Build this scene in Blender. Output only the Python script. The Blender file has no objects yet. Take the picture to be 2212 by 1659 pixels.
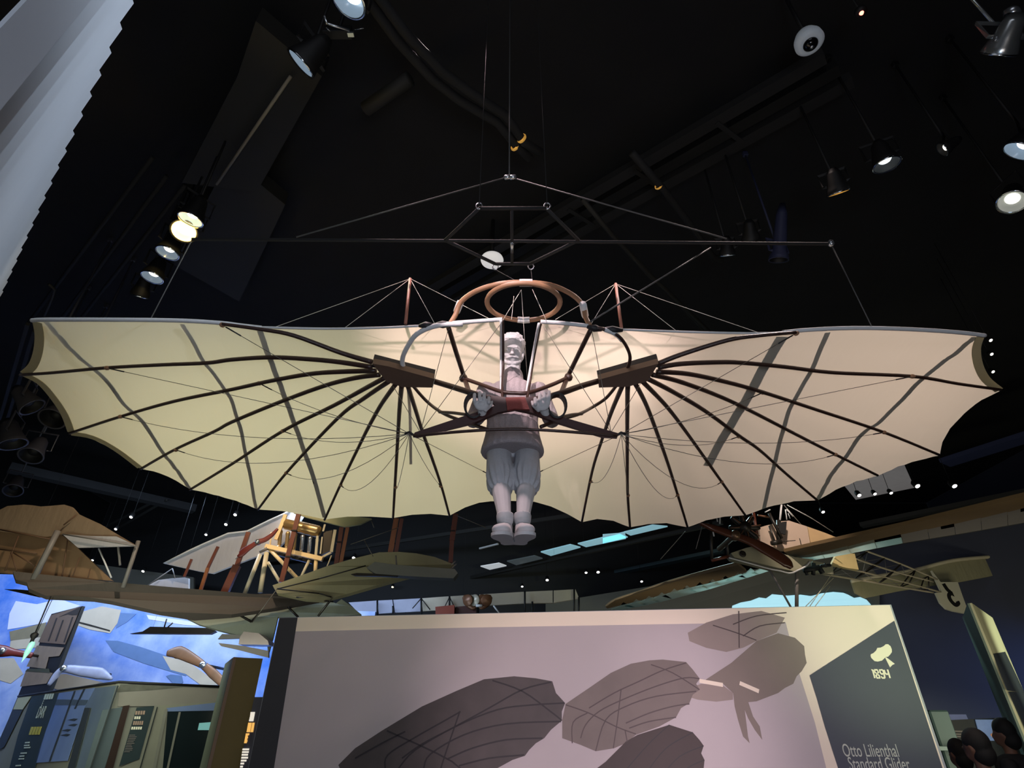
import bpy, bmesh, math, random
from mathutils import Vector, Matrix, noise
from mathutils.geometry import delaunay_2d_cdt, tessellate_polygon
random.seed(7)
SC = bpy.context.scene
COL = SC.collection
V = Vector

# ------------------------------------------------------------------ camera, world, lights, exposure
F, CXP, CYP, PITCH = 1200.0, 1106.0, 829.5, math.radians(31.75)
EYE = V((0, 0, 1.55)); CP, SP = math.cos(PITCH), math.sin(PITCH)
cam = bpy.data.cameras.new('camera'); cam.sensor_width = 36; cam.lens = 36 * F / 2212
cam.clip_end = 200
co = bpy.data.objects.new('camera', cam); COL.objects.link(co)
co.location = EYE; co.rotation_euler = (math.radians(90) + PITCH, 0, 0)
SC.camera = co
SC.view_settings.view_transform = 'Standard'; SC.view_settings.look = 'None'
SC.view_settings.gamma = 1; SC.view_settings.use_curve_mapping = False
SC.view_settings.exposure = 0.0
w = bpy.data.worlds.new('world'); SC.world = w; w.use_nodes = True
w.node_tree.nodes['Background'].inputs[0].default_value = (0.5, 0.6, 0.8, 1)
w.node_tree.nodes['Background'].inputs[1].default_value = 0.004

def aim(o, tgt):
    o.rotation_euler = (V(tgt) - o.location).to_track_quat('-Z', 'Y').to_euler()
def spot(name, loc, tgt, watts, color, angle=40, blend=.5, size=.15):
    l = bpy.data.lights.new(name, 'SPOT'); l.energy = watts; l.color = color
    l.spot_size = math.radians(angle); l.spot_blend = blend; l.shadow_soft_size = size
    o = bpy.data.objects.new(name, l); COL.objects.link(o); o.location = loc; aim(o, tgt); return o
def area(name, loc, tgt, watts, color, sx, sy):
    l = bpy.data.lights.new(name, 'AREA'); l.shape = 'RECTANGLE'; l.energy = watts; l.color = color
    l.size = sx; l.size_y = sy
    o = bpy.data.objects.new(name, l); COL.objects.link(o); o.location = loc; aim(o, tgt); return o
PINK = (1, .72, .66); YEL = (1, .92, .62); GRN = (.86, 1, .72)
spot('key_spot', (-1.1, 1.9, 8.2), (0.1, 3.2, 3.75), 1150, (1, .72, .75), 30, .6, .06)
spot('pilot_spot', (-1.3, -1.9, 4.9), (.02, 3.3, 3.75), 2000, (1, .80, .82), 8.8, .15, .03)
spot('wing_spot_left', (-2.2, 5.3, 8.2), (-1.6, 4.8, 3.5), 950, (.97, .96, .72), 68, .9, .2)
spot('wing_spot_right', (3.2, 3.8, 7.5), (2.2, 4.0, 3.5), 600, (1, .80, .75), 76, .9, .07)
area('under_fill', (1.6, -2.2, 1.3), (0, 3.8, 3.6), 32, (1, .84, .76), 2.4, 1.2)
spot('under_left', (-2.8, -1.2, 3.0), (-2.2, 3.8, 3.7), 38, GRN, 60, .8, .2)
spot('hub_glow_left', (-1.0, 3.2, 8.0), (-.62, 3.3, 3.7), 430, (1, .80, .80), 15, 1, .1)
spot('hub_glow_right', (1.3, 3.2, 8.0), (.72, 3.4, 3.7), 700, (1, .84, .82), 15, 1, .1)
for x_, t_, w_ in ((-2.0, -1.3, 330), (.2, .7, 620), (2.2, 2.3, 290)): spot('panel_fill', (x_, .0, .55), (t_, 5.4, 1.45), w_, (1, .77, .80), 36, .75, .15)  # added low fills out of view, set to light the panel below the pilot
spot('panel_spot_right', (4.6, -.2, 1.4), (3.2, 5.1, 2.3), 760, (.84, 1, .58), 24, 1, .2)
area('room_fill', (0, -3.5, 7.5), (0, 4, 3), 34, (.85, .88, 1), 5, 2)
area('leg_fill', (.5, -1.5, 1.2), (0, 3.2, 2.4), 66, (.66, .8, 1), 1.2, 1.2)
area('mural_wash', (-7.5, 10.2, 5.2), (-7.5, 13, 2.5), 420, (.55, .72, 1), 9, .4)
area('mural_glow', (-3.5, 10.5, 2.2), (-4.5, 13, 2.4), 60, (.6, .8, 1), 3, 1)
spot('right_wall_wash', (12.2, 9.6, 1.6), (11.3, 12.5, 2.0), 900, (.10, .30, 1), 50, 1, .3)
spot('flyer_spot', (-3.0, 6.0, 8.2), (-5.6, 9.3, 4.6), 900, (1, .82, .62), 60, .8, .1)
spot('flyer_engine_spot', (-5.2, 6.3, 6.8), (-3.9, 9.8, 4.4), 420, (1, .7, .4), 22, .6, .05)
area('flyer_under', (-6, 5.5, 1.2), (-5, 9, 4), 24, (.9, .86, .62), 3, 1)
spot('monoplane_spot', (4.2, 7.0, 8.3), (6.0, 11.2, 4.3), 1400, (1, .82, .7), 26, .8, .1)
spot('monoplane_sky', (5.0, 15.5, 8.3), (5.2, 12, 4.4), 900, (.6, .95, 1), 60, .8, .3)
area('monoplane_under', (6, 6.2, 1.5), (7, 11, 4), 38, (1, .92, .68), 3, 1)
area('tail_fill', (8.2, 9.6, 1.8), (9.6, 12.8, 4), 26, (1, .95, .7), 1.5, .6)  # added warm fill under the monoplane tail, no visible source
area('case_light', (-5.2, 6.6, 2.6), (-5.6, 8.6, 1.6), 45, (.9, 1, .86), 3, .6)
spot('pylon_spot', (7.2, 4.2, 4.6), (7.8, 8.4, 2.6), 2200, (.94, 1, .74), 30, .8, .05)
spot('pleat_spot', (1.8, .5, 5.7), (-2.9, 1.9, 4.0), 640, (.78, .87, 1), 46, 1, .2)
spot('pleat_spot_low', (-2.0, 3.0, 4.9), (-3.9, 3.1, 4.1), 16, (1, .95, .9), 40, 1, .1)
area('far_wash', (4, 13.0, 2.6), (5, 16.4, 3.9), 40, (1, .95, .8), 6, .5)

# ------------------------------------------------------------------ projection helpers (photo pixel -> point in the room)
def ray(px, py):
    u, v = (px - CXP) / F, (CYP - py) / F
    return V((u, CP - v * SP, SP + v * CP))
def PY(px, py, Y):
    d = ray(px, py); return EYE + d * (Y / d.y)
def PZ(px, py, z):
    d = ray(px, py); return EYE + d * ((z - EYE.z) / d.z)
def PP(px, py, p0, n):
    d = ray(px, py); return EYE + d * ((p0 - EYE).dot(n) / d.dot(n))

# ------------------------------------------------------------------ materials
def sr(r, g, b):
    f = lambda x: ((x / 255 + .055) / 1.055) ** 2.4 if x > 10 else x / 255 / 12.92
    return (f(r), f(g), f(b), 1)
MATS = {}
def mat(name, col, rough=.6, metal=0, emit=None, es=1, var=.12, scale=6, bump=0, bscale=60, wave=None):
    if name in MATS: return MATS[name]
    m = bpy.data.materials.new(name); m.use_nodes = True; MATS[name] = m
    nt = m.node_tree; N = nt.nodes; L = nt.links; b = N['Principled BSDF']
    tc = N.new('ShaderNodeTexCoord')
    b.inputs['Roughness'].default_value = rough; b.inputs['Metallic'].default_value = metal
    if var:
        n = N.new('ShaderNodeTexNoise'); n.inputs['Scale'].default_value = scale; n.inputs['Detail'].default_value = 5
        L.new(tc.outputs['Object'], n.inputs['Vector'])
        mx = N.new('ShaderNodeMix'); mx.data_type = 'RGBA'
        L.new(n.outputs[0], mx.inputs[0])
        mx.inputs[6].default_value = tuple(c * (1 - var) for c in col[:3]) + (1,)
        mx.inputs[7].default_value = tuple(min(1, c * (1 + var)) for c in col[:3]) + (1,)
        L.new(mx.outputs[2], b.inputs['Base Color'])
    else: b.inputs['Base Color'].default_value = col
    if emit:
        b.inputs['Emission Color'].default_value = emit; b.inputs['Emission Strength'].default_value = es
    if bump:
        if wave:
            n2 = N.new('ShaderNodeTexWave'); n2.inputs['Scale'].default_value = wave
            n2.bands_direction = 'X'; n2.inputs['Distortion'].default_value = 2; n2.inputs['Detail'].default_value = 2
            n2.inputs['Detail Scale'].default_value = 3
        else:
            n2 = N.new('ShaderNodeTexNoise'); n2.inputs['Scale'].default_value = bscale; n2.inputs['Detail'].default_value = 3
        L.new(tc.outputs['Object'], n2.inputs['Vector'])
        bm = N.new('ShaderNodeBump'); bm.inputs['Strength'].default_value = bump; bm.inputs['Distance'].default_value = .01
        L.new(n2.outputs['Fac' if wave else 0], bm.inputs['Height']); L.new(bm.outputs[0], b.inputs['Normal'])
    return m
def fabric(name, col, trans=.5, tcol=None):
    m = bpy.data.materials.new(name); m.use_nodes = True; MATS[name] = m
    nt = m.node_tree; N = nt.nodes; L = nt.links; N.remove(N['Principled BSDF'])
    tc = N.new('ShaderNodeTexCoord')
    n = N.new('ShaderNodeTexNoise'); n.inputs['Scale'].default_value = 1.1; n.inputs['Detail'].default_value = 6
    L.new(tc.outputs['Object'], n.inputs['Vector'])
    mx = N.new('ShaderNodeMix'); mx.data_type = 'RGBA'; L.new(n.outputs[0], mx.inputs[0])
    mx.inputs[6].default_value = tuple(c * .93 for c in col[:3]) + (1,); mx.inputs[7].default_value = tuple(c * 1.05 for c in col[:3]) + (1,)
    d = N.new('ShaderNodeBsdfDiffuse'); t = N.new('ShaderNodeBsdfTranslucent'); s = N.new('ShaderNodeMixShader')
    L.new(mx.outputs[2], d.inputs[0])
    t.inputs[0].default_value = tcol or col
    s.inputs[0].default_value = trans
    mp = N.new('ShaderNodeMapping'); mp.inputs['Scale'].default_value = (3.2, .7, 1); mp.inputs['Rotation'].default_value = (0, 0, .5)
    L.new(tc.outputs['Object'], mp.inputs[0])
    w1 = N.new('ShaderNodeTexNoise'); w1.inputs['Scale'].default_value = 2.4; w1.inputs['Detail'].default_value = 3
    L.new(mp.outputs[0], w1.inputs['Vector'])
    w2 = N.new('ShaderNodeTexNoise'); w2.inputs['Scale'].default_value = 220
    L.new(tc.outputs['Object'], w2.inputs['Vector'])
    b1 = N.new('ShaderNodeBump'); b1.inputs['Strength'].default_value = .35; b1.inputs['Distance'].default_value = .05
    b2 = N.new('ShaderNodeBump'); b2.inputs['Strength'].default_value = .12; b2.inputs['Distance'].default_value = .002
    L.new(w1.outputs[0], b1.inputs['Height']); L.new(w2.outputs[0], b2.inputs['Height']); L.new(b1.outputs[0], b2.inputs['Normal'])
    L.new(b2.outputs[0], d.inputs['Normal'])
    L.new(d.outputs[0], s.inputs[1]); L.new(t.outputs[0], s.inputs[2])
    L.new(s.outputs[0], N['Material Output'].inputs[0]); return m

CLOTH = fabric('glider_cotton', (.78, .73, .60, 1), .5, (.84, .78, .62, 1))
HEM = fabric('hem_cotton', (.62, .56, .36, 1), .35)
WHITE_WRAP = mat('white_wrap', sr(205, 205, 205), .7, bump=.3, bscale=40)
WILLOW = mat('dark_willow', sr(50, 29, 22), .45, var=.35, scale=12, bump=.25, bscale=50)
WILLOW_L = mat('golden_willow', sr(146, 108, 80), .5, var=.25, scale=14)
RAWWOOD = mat('raw_willow', sr(160, 104, 84), .5, var=.2)
DARKWOOD = mat('dark_board', sr(56, 28, 26), .4, var=.25, scale=8)
MAROON = mat('maroon_leather', sr(122, 52, 46), .6, bump=.3)
BLACKCUFF = mat('black_cuff', sr(24, 22, 22), .6)
BLACKTAPE = mat('black_tape', sr(30, 28, 30), .6)
WIRE = mat('steel_wire', sr(130, 125, 115), .4, .6, var=0)
WIREW = mat('white_cord', sr(215, 208, 195), .6, var=0)
CABLE = mat('grey_cable', sr(78, 78, 78), .6, .0, var=0)
PLASTER = mat('plaster', sr(184, 182, 183), .8, var=.05, bump=.08, bscale=30)
KNIT = mat('plaster_knit', sr(142, 133, 135), .85, var=.25, scale=110, bump=.35, bscale=130)
TROU = mat('plaster_cloth', sr(170, 170, 174), .85, var=.1, scale=25, bump=.3, bscale=120)
BLACK = mat('black_paint', sr(11, 11, 12), .6, var=.3, scale=3)
CEILM = mat('black_ceiling', sr(20, 20, 22), .9, var=.4, scale=2)
DUCT = mat('dark_duct', sr(36, 35, 31), .7, var=.2, scale=2)
PIPE = mat('dark_pipe', sr(28, 28, 29), .8, var=.2)
CONDUIT = mat('tan_conduit', sr(150, 140, 120), .5)
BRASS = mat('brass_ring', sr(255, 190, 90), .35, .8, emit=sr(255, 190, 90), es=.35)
STEEL = mat('bright_steel', sr(200, 205, 210), .25, .9, var=0)
REFL = mat('mirror_reflector', sr(225, 232, 240), .12, 1, var=0)
LENSW = mat('lens_cool', sr(240, 250, 255), .3, emit=(.82, .94, 1, 1), es=6.5, var=0)
LENSC = mat('lens_glass', sr(84, 98, 112), .2, emit=(.6, .75, .9, 1), es=.2, var=0)
LENSY = mat('lens_warm', sr(255, 220, 120), .3, emit=(1, .72, .25, 1), es=40, var=0)
LENSD = mat('lens_soft', sr(240, 235, 220), .3, emit=(1, .95, .84, 1), es=2.2, var=0)
LENSP = mat('lens_pink', sr(255, 210, 190), .3, emit=(1, .66, .55, 1), es=1.2, var=0)

# ------------------------------------------------------------------ object helpers
def org(o):
    p = V((0, 0, 0))
    while o is not None: p = p + o.location; o = o.parent
    return p
def tag(o, label, cat, group=None, kind=None):
    if label: o['label'] = label
    if cat: o['category'] = cat
    if group: o['group'] = group
    if kind: o['kind'] = kind
    return o
def thing(name, label, cat, loc, group=None):
    o = bpy.data.objects.new(name, None); o.empty_display_size = .1
    COL.objects.link(o); o.location = loc
    return tag(o, label, cat, group)
def mk(name, verts, faces, m, parent=None, smooth=False, base=None):
    me = bpy.data.meshes.new(name); O = org(parent) if parent else (V(base) if base is not None else sum((V(v) for v in verts), V()) / len(verts))
    me.from_pydata([tuple(V(v) - O) for v in verts], [], faces); me.update()
    bm = bmesh.new(); bm.from_mesh(me); bmesh.ops.recalc_face_normals(bm, faces=bm.faces); bm.to_mesh(me); bm.free()
    if smooth:
        for p in me.polygons: p.use_smooth = True
    me.materials.append(m)
    o = bpy.data.objects.new(name, me); COL.objects.link(o)
    if parent: o.parent = parent
    else: o.location = O
    return o
def cr(pts, k=6, closed=False):
    pts = [V(p) for p in pts]; n = len(pts)
    if n < 3: return pts
    out = []
    for i in range(n if closed else n - 1):
        if closed: a, b, c, d = pts[i - 1], pts[i], pts[(i + 1) % n], pts[(i + 2) % n]
        else: a, b, c, d = pts[max(i - 1, 0)], pts[i], pts[i + 1], pts[min(i + 2, n - 1)]
        for j in range(k):
            t = j / k
            out.append(.5 * ((2 * b) + (c - a) * t + (2 * a - 5 * b + 4 * c - d) * t * t + (3 * b - a - 3 * c + d) * t ** 3))
    if not closed: out.append(pts[-1])
    return out
def circ(n=8): return [(math.cos(2 * math.pi * i / n), math.sin(2 * math.pi * i / n)) for i in range(n)]
RECT = [(-1, -1), (1, -1), (1, 1), (-1, 1)]
def sweep(pts, r, prof=None, up=None, closed=False):
    pts = [V(p) for p in pts]; n = len(pts); prof = prof or circ(8); k = len(prof)
    rr = r if isinstance(r, list) else [r] * n
    verts, faces = [], []; prev = None
    for i, p in enumerate(pts):
        if closed: t = pts[(i + 1) % n] - pts[i - 1]
        else: t = pts[min(i + 1, n - 1)] - pts[max(i - 1, 0)]
        t = t.normalized() if t.length > 1e-9 else V((0, 0, 1))
        u = V(up) if up is not None else (prev if prev is not None else (V((0, 0, 1)) if abs(t.z) < .9 else V((1, 0, 0))))
        s = t.cross(u); s = s.normalized() if s.length > 1e-6 else t.orthogonal().normalized(); u2 = s.cross(t).normalized(); prev = u2
        q = rr[i]; a, b = q if isinstance(q, tuple) else (q, q)
        for (x, y) in prof: verts.append(p + s * x * a + u2 * y * b)
    for i in range(n if closed else n - 1):
        for j in range(k):
            a, b = i * k + j, i * k + (j + 1) % k
            c, d = ((i + 1) % n) * k + (j + 1) % k, ((i + 1) % n) * k + j
            faces.append((a, b, c, d))
    if not closed:
        faces.append(tuple(range(k - 1, -1, -1))); faces.append(tuple((n - 1) * k + j for j in range(k)))
    return verts, faces
def tube(name, pts, r, m, parent=None, n=8, closed=False, up=None, prof=None):
    v, f = sweep(pts, r, prof or circ(n), up, closed); return mk(name, v, f, m, parent, smooth=(prof is None))
def bar(name, pts, w_, h_, m, parent=None, up=(0, 0, 1), closed=False):
    v, f = sweep(pts, (w_ / 2, h_ / 2), RECT, up, closed); return mk(name, v, f, m, parent)
def slab(name, pts, th, m, parent=None, n=None):
    """a plate with the outline pts (world), given thickness"""
    pts = [V(p) for p in pts]
    if n is None:
        n = V()
        for i in range(len(pts)):
            a, b = pts[i], pts[(i + 1) % len(pts)]
            n += V(((a.y - b.y) * (a.z + b.z), (a.z - b.z) * (a.x + b.x), (a.x - b.x) * (a.y + b.y)))
        n.normalize()
    n = V(n); k = len(pts)
    verts = [p - n * th / 2 for p in pts] + [p + n * th / 2 for p in pts]
    tris = tessellate_polygon([pts]); faces = []
    for t in tris:
        faces.append(tuple(t)); faces.append(tuple(i + k for i in reversed(t)))
    for i in range(k): faces.append((i, (i + 1) % k, (i + 1) % k + k, i + k))
    return mk(name, verts, faces, m, parent)
def sl(name, pp, th, m, parent=None, Y=None, z=None, k=0, n=None):
    pts = [PY(p[0], p[1], p[2] if len(p) > 2 else Y) if z is None else PZ(p[0], p[1], p[2] if len(p) > 2 else z) for p in pp]
    if k: pts = cr(pts, k, True)
    return slab(name, pts, th, m, parent, n)
def wingslab(name, pp, z, m, parent=None, th=.05, k=0):
    return sl(name, pp, th, m, parent, z=z, k=k)
def box(name, c, s, m, parent=None, R=None):
    c = V(c); hs = V(s) / 2; R = R or Matrix.Identity(3); b = min(s) * .08
    vs, fs = [], []
    bm = bmesh.new(); bmesh.ops.create_cube(bm, size=1)
    for v_ in bm.verts: v_.co = V((v_.co.x * s[0], v_.co.y * s[1], v_.co.z * s[2]))
    bmesh.ops.bevel(bm, geom=bm.edges[:], offset=b, segments=1, affect='EDGES')
    vs = [c + R @ v_.co for v_ in bm.verts]; bm.verts.index_update(); fs = [tuple(v_.index for v_ in f.verts) for f in bm.faces]; bm.free()
    return mk(name, vs, fs, m, parent)
def lathe(name, prof, m, parent, c, axis, n=24, cap=True):
    """prof: list of (radius, distance along axis)"""
    c = V(c); q = V(axis).normalized().to_track_quat('Z', 'Y').to_matrix()
    vs, fs = [], []
    for (r, h) in prof:
        for i in range(n):
            a = 2 * math.pi * i / n; vs.append(c + q @ V((r * math.cos(a), r * math.sin(a), h)))
    for i in range(len(prof) - 1):
        for j in range(n): fs.append((i * n + j, i * n + (j + 1) % n, (i + 1) * n + (j + 1) % n, (i + 1) * n + j))
    if cap: fs.append(tuple(range(n - 1, -1, -1))); fs.append(tuple((len(prof) - 1) * n + j for j in range(n)))
    return mk(name, vs, fs, m, parent, smooth=True)
def text(name, body, loc, ex, ez, size, m, parent, th=.001, sx=1):
    cu = bpy.data.curves.new(name, 'FONT'); cu.body = body; cu.size = size; cu.extrude = th; cu.materials.append(m)
    t0 = bpy.data.objects.new('tmp', cu); COL.objects.link(t0); dg = bpy.context.evaluated_depsgraph_get(); dg.update()
    me = bpy.data.meshes.new_from_object(t0.evaluated_get(dg)); bpy.data.objects.remove(t0); me.name = name
    o = bpy.data.objects.new(name, me); COL.objects.link(o); o.parent = parent
    ex = V(ex).normalized(); ez = V(ez).normalized(); nn = ex.cross(ez)
    M = Matrix((ex * sx, ez, nn)).transposed().to_4x4(); M.translation = V(loc) - org(parent)
    o.matrix_basis = M; return o

# ------------------------------------------------------------------ room shell
def struct(o): o['kind'] = 'structure'; return o
X0, X1, YB, YF, ZC = -15.0, 15.5, 20.0, -5.0, 8.7
def wallbox(name, a, b, m):
    a, b = V(a), V(b); return struct(box(name, (a + b) / 2, [abs(b[i] - a[i]) for i in range(3)], m))
FLOORM = mat('dark_carpet', sr(50, 50, 55), .95, var=.2, scale=40)
NAVY = mat('navy_wall', sr(54, 57, 72), .85, var=.35, scale=.35)
GREYWALL = mat('grey_wall', sr(96, 94, 84), .85, var=.15, scale=.5)
wallbox('floor', (X0, YF, -.1), (X1, YB, 0), FLOORM)
wallbox('ceiling', (X0, YF, ZC), (X1, YB, ZC + .15), CEILM)
wallbox('wall_left', (X0 - .2, YF, 0), (X0, YB, ZC), BLACK)
wallbox('wall_front', (X0, YF - .2, 0), (X1, YF, ZC), BLACK)
wallbox('wall_back', (X0, YB, 0), (X1, YB + .2, ZC), BLACK)
wallbox('wall_right', (X1, YF, 0), (X1 + .2, YB, ZC), NAVY)

# ------------------------------------------------------------------ the hanging glider
def S(x, y):
    return EYE.z + 2.948 - .23 * y + .09 * math.sin(math.pi * max(0, min(1, (y - 2.8) / 2.6)))
def W(px, py, off=0.0):
    d = ray(px, py); lo, hi = 1.5, 12
    for _ in range(40):
        t = (lo + hi) / 2; p = EYE + d * t
        if p.z < S(p.x, p.y) + off: lo = t
        else: hi = t
    return EYE + d * lo
L_ = [[(804,782),(736,762),(635,725),(567,712),(480,700)],
 [(804,793),(736,782.5),(669,776),(584,772),(500,777),(448,784),(352,788),(231,794.5),(116,805),(43,810)],
 [(812,801),(736,803),(669,808),(584,823),(500,841.5),(376,867),(260,900),(150,936)],
 [(820,809.5),(770,816),(702,833),(601,870),(500,912),(463,932),(376,972),(304,1013)],
 [(831,816),(787,840),(719,877),(611,931),(500,1003),(410,1058)],
 [(841,823),(787,860),(729,904),(618,1022),(557,1101)],
 [(856,828),(824,873),(797,921),(777,961),(736,1046),(701,1123)],
 [(868,830),(863,884),(859,951),(853,1052),(849,1120)],
 [(880,831),(895,877),(913,934),(935,995),(954,1052),(971,1115)]]
R_ = [[(1421,786),(1471,766),(1572,735),(1640,725),(1720,718)],
 [(1422,794),(1471,786),(1555,782.5),(1606,784),(1699,793),(1800,805),(1971,813),(2070,829),(2162,842)],
 [(1419,803),(1488,808),(1572,826),(1647,847),(1757,883),(1907,933),(2028.5,982.5)],
 [(1409,809.5),(1464,823),(1539,850),(1606,880),(1713,935),(1803,981),(1896,1027)],
 [(1399,818),(1454,846.6),(1522,887),(1596,941),(1640,971.5),(1700,1025),(1766,1081)],
 [(1387,823),(1441,879),(1488,941),(1559,1041),(1610,1113)],
 [(1372,828),(1397,877),(1424,948),(1444,1005),(1464,1069),(1485,1138)],
 [(1356,830),(1355,900),(1355,985),(1356,1069),(1361,1139)],
 [(1346,830),(1323,884),(1309,924),(1299,954),(1279,1019),(1257,1127)]]
g = thing('hang_glider', 'bat-winged cream cotton hang glider with dark willow ribs hanging overhead', 'glider', PY(1106, 860, 3.4))
def rib3(pp, hub=.10):
    a = W(*pp[0]); out = []
    for p in pp:
        b = W(*p); s = (b - a).length
        out.append(W(p[0], p[1], -.022 - hub * math.exp(-s / .45)))
    return cr(out, 5)
RIBS = [rib3(r) for r in L_ + R_]
OUTL = [(1085,690),(1030,694),(978,698),(940,701),(905,704),(860,706),(780,709),(700,709),(620,708),(560,706),(520,702),(480,698),(400,694),(300,692.5),(180,692),(110,691),(72,694),
 (77,725),(74,760),(63,790),(48,808),(80,826),(108,856),(134,895),(150,936),
 (200,948),(250,974),(304,1012),(345,1022),(380,1038),(412,1057),(460,1068),(510,1082),(559,1101),(610,1104),(655,1112),(702,1122),(750,1116),(800,1116),(849,1119),(890,1112),(930,1110),(971,1114),
 (1005,1096),(1035,1086),(1060,1083),(1105,1082),(1105,862),(1087,862),(1086,780)]
OUTR = [(1168,695),(1215,698),(1270,703),(1345,711),(1420,715),(1500,717),(1580,719),(1640,720),(1690,718),(1740,714),(1820,710),(1900,710),(2000,714),(2080,719),(2124,724),
 (2116,755),(2122,790),(2138,820),(2162,843),(2120,864),(2083,893),(2052,925),(2036,955),(2030,984),
 (1985,994),(1940,1008),(1897,1028),(1850,1040),(1805,1058),(1767,1081),(1715,1083),(1660,1095),(1611,1113),(1565,1116),(1525,1124),(1485,1139),(1440,1130),(1400,1132),(1361,1139),(1325,1125),(1290,1121),(1257,1128),
 (1225,1110),(1190,1094),(1155,1084),(1105,1082),(1105,862),(1143,862),(1153,780)]
def wr_(p, de):
    ax = abs(p.x); r = 0
    if ax > 2.2: r += .0045 * math.exp(-((de - .12) / .16) ** 2) * math.sin(p.y * 95 + 2 * noise.noise(V((p.x * 3, p.y * 3, 0)))) * min(1, (ax - 2.2) / .5)
    if p.x > .9 and p.y < 3.5: r += .003 * math.exp(-((p.x - 1.45) / .35) ** 2) * math.sin((p.x * .95 + p.y * .5) * 85) * min(1, de / .1)
    return r
def membrane(outl, ribs, name):
    pts = [W(*p).xy for p in outl]
    ol = []
    for i, p in enumerate(pts):
        q = pts[(i + 1) % len(pts)]; n = max(1, int((q - p).length / .05))
        for j in range(n): ol.append(p + (q - p) * j / n)
    k = len(ol); xs = [p.x for p in ol]; ys = [p.y for p in ol]; grid = []
    x = min(xs)
    while x < max(xs):
        y = min(ys)
        while y < max(ys):
            grid.append(V((x + random.uniform(-.008, .008), y + random.uniform(-.008, .008)))); y += .045
        x += .045
    vs, es, fs, *_ = delaunay_2d_cdt(ol + grid, [(i, (i + 1) % k) for i in range(k)], [], 1, 1e-5)
    segs = []
    for r in ribs:
        segs += [p.xy for p in r[::2]]
    from mathutils.kdtree import KDTree
    fine = []
    for r in ribs:
        for a, b in zip(r[:-1], r[1:]):
            fine += [a.xy + (b.xy - a.xy) * t / 3 for t in range(3)]
    kd = KDTree(len(fine))
    for i, p in enumerate(fine): kd.insert((p.x, p.y, 0), i)
    kd.balance(); out = []
    ke = KDTree(len(ol))
    for i, p in enumerate(ol): ke.insert((p.x, p.y, 0), i)
    ke.balance()
    for p in vs:
        d = kd.find((p.x, p.y, 0))[2]; de = ke.find((p.x, p.y, 0))[2]; fe = 1 - math.exp(-(de / .2) ** 2)
        wv = noise.noise(V((p.x * 1.3, p.y * 4.0, 2))) * .010
        out.append(V((p.x, p.y, S(p.x, p.y) + fe * .02 * (1 - math.exp(-(d / .13) ** 2)) + wv * fe * .6 + wr_(p, de))))
    o = mk(name, out, [tuple(f) for f in fs], CLOTH, g, smooth=True)
    return o
membrane(OUTL, RIBS[:9], 'wing_membrane'); membrane(OUTR, RIBS[9:], 'wing_membrane')
for i, r in enumerate(RIBS):
    n = len(r); tube('wing_rib', r, [.0185 - .008 * j / n for j in range(n)], WILLOW, g, 8)
    # lashing knot on the rib
def W2(p, off=-.03): return W(p[0], p[1], off)
# white wrapped leading edges
for pp in ([(68,692),(110,690.5),(300,691),(400,693),(480,698),(520,703),(565,708)], [(1690,718),(1740,713),(1820,709),(1900,709),(2000,713),(2080,719),(2128,725)],
           [(978,698),(1030,694),(1085,690)], [(1168,695),(1215,698),(1270,704)]):
    tube('leading_edge_wrap', cr([W2(p, -.005) for p in pp]), .014, WHITE_WRAP, g)
for pp in ([(560,707),(700,710),(820,708),(905,704)], [(1345,712),(1500,717.5),(1640,720),(1690,718)]):
    tube('leading_edge_cord', cr([W2(p, .0) for p in pp]), .008, WHITE_WRAP, g)
# hems along the free edges
def hem(pp):
    pts = cr([W(p[0], p[1], -.008) for p in pp], 4)
    bar('hem', pts, .055, .003, HEM, g, up=(0, .2, 1))
hem([(80,696),(85,725),(82,760),(71,790),(52,808)]); hem([(50,808),(85,826),(113,856),(139,895),(154,934)])
hem([(2118,726),(2109,755),(2114,790),(2130,820),(2158,843)]); hem([(152,936),(200,945),(250,971),(302,1010)])
# cross battens lying on top of the cloth
def batten(pp, wd):
    pts = cr([W(p[0], p[1], .028) for p in pp], 4); v, f = sweep(pts, (wd / 2, .006), RECT, (0, .2, 1)); mk('cross_batten', v, f, WILLOW, g)
batten([(108,692),(160,755),(215,800),(262,860),(300,895),(345,960),(415,1052)], .034)
batten([(398,697),(448,785),(492,842),(515,900),(527,950),(545,1045),(556,1096)], .03)
batten([(563,708),(584,770),(615,850),(640,920),(668,1000),(702,1112)], .04)
batten([(2100,722),(2060,760),(1990,812),(1950,860),(1900,905),(1870,925),(1830,975),(1790,1030),(1764,1076)], .04)
batten([(1787,713),(1750,800),(1710,870),(1690,930),(1670,1010),(1650,1094)], .032)
batten([(1690,722),(1650,790),(1612,860),(1575,920),(1530,1000)], .075)  # wide slat added over the cloth to make a broad shadow band
batten([(880,820),(885,900),(887,1000)], .02)
# hubs where the ribs meet
for s, pp, top in ((-1, [(806,780),(840,786),(938,813),(935,832),(870,831),(835,818)], [(806,779),(938,812)]),
                   (1, [(1421,780),(1380,791),(1292,815),(1293,832),(1355,830),(1398,818)], [(1421,778),(1292,814)])):
    h = slab('rib_hub', [W(p[0], p[1], -.115) for p in pp], .05, mat('hub_wood', sr(92, 70, 54), .5, var=.2), g, n=(0, .25, 1))
    bar('hub_flange', [W(p[0], p[1], -.08) for p in top], .03, .09, BLACKTAPE, h)
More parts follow.
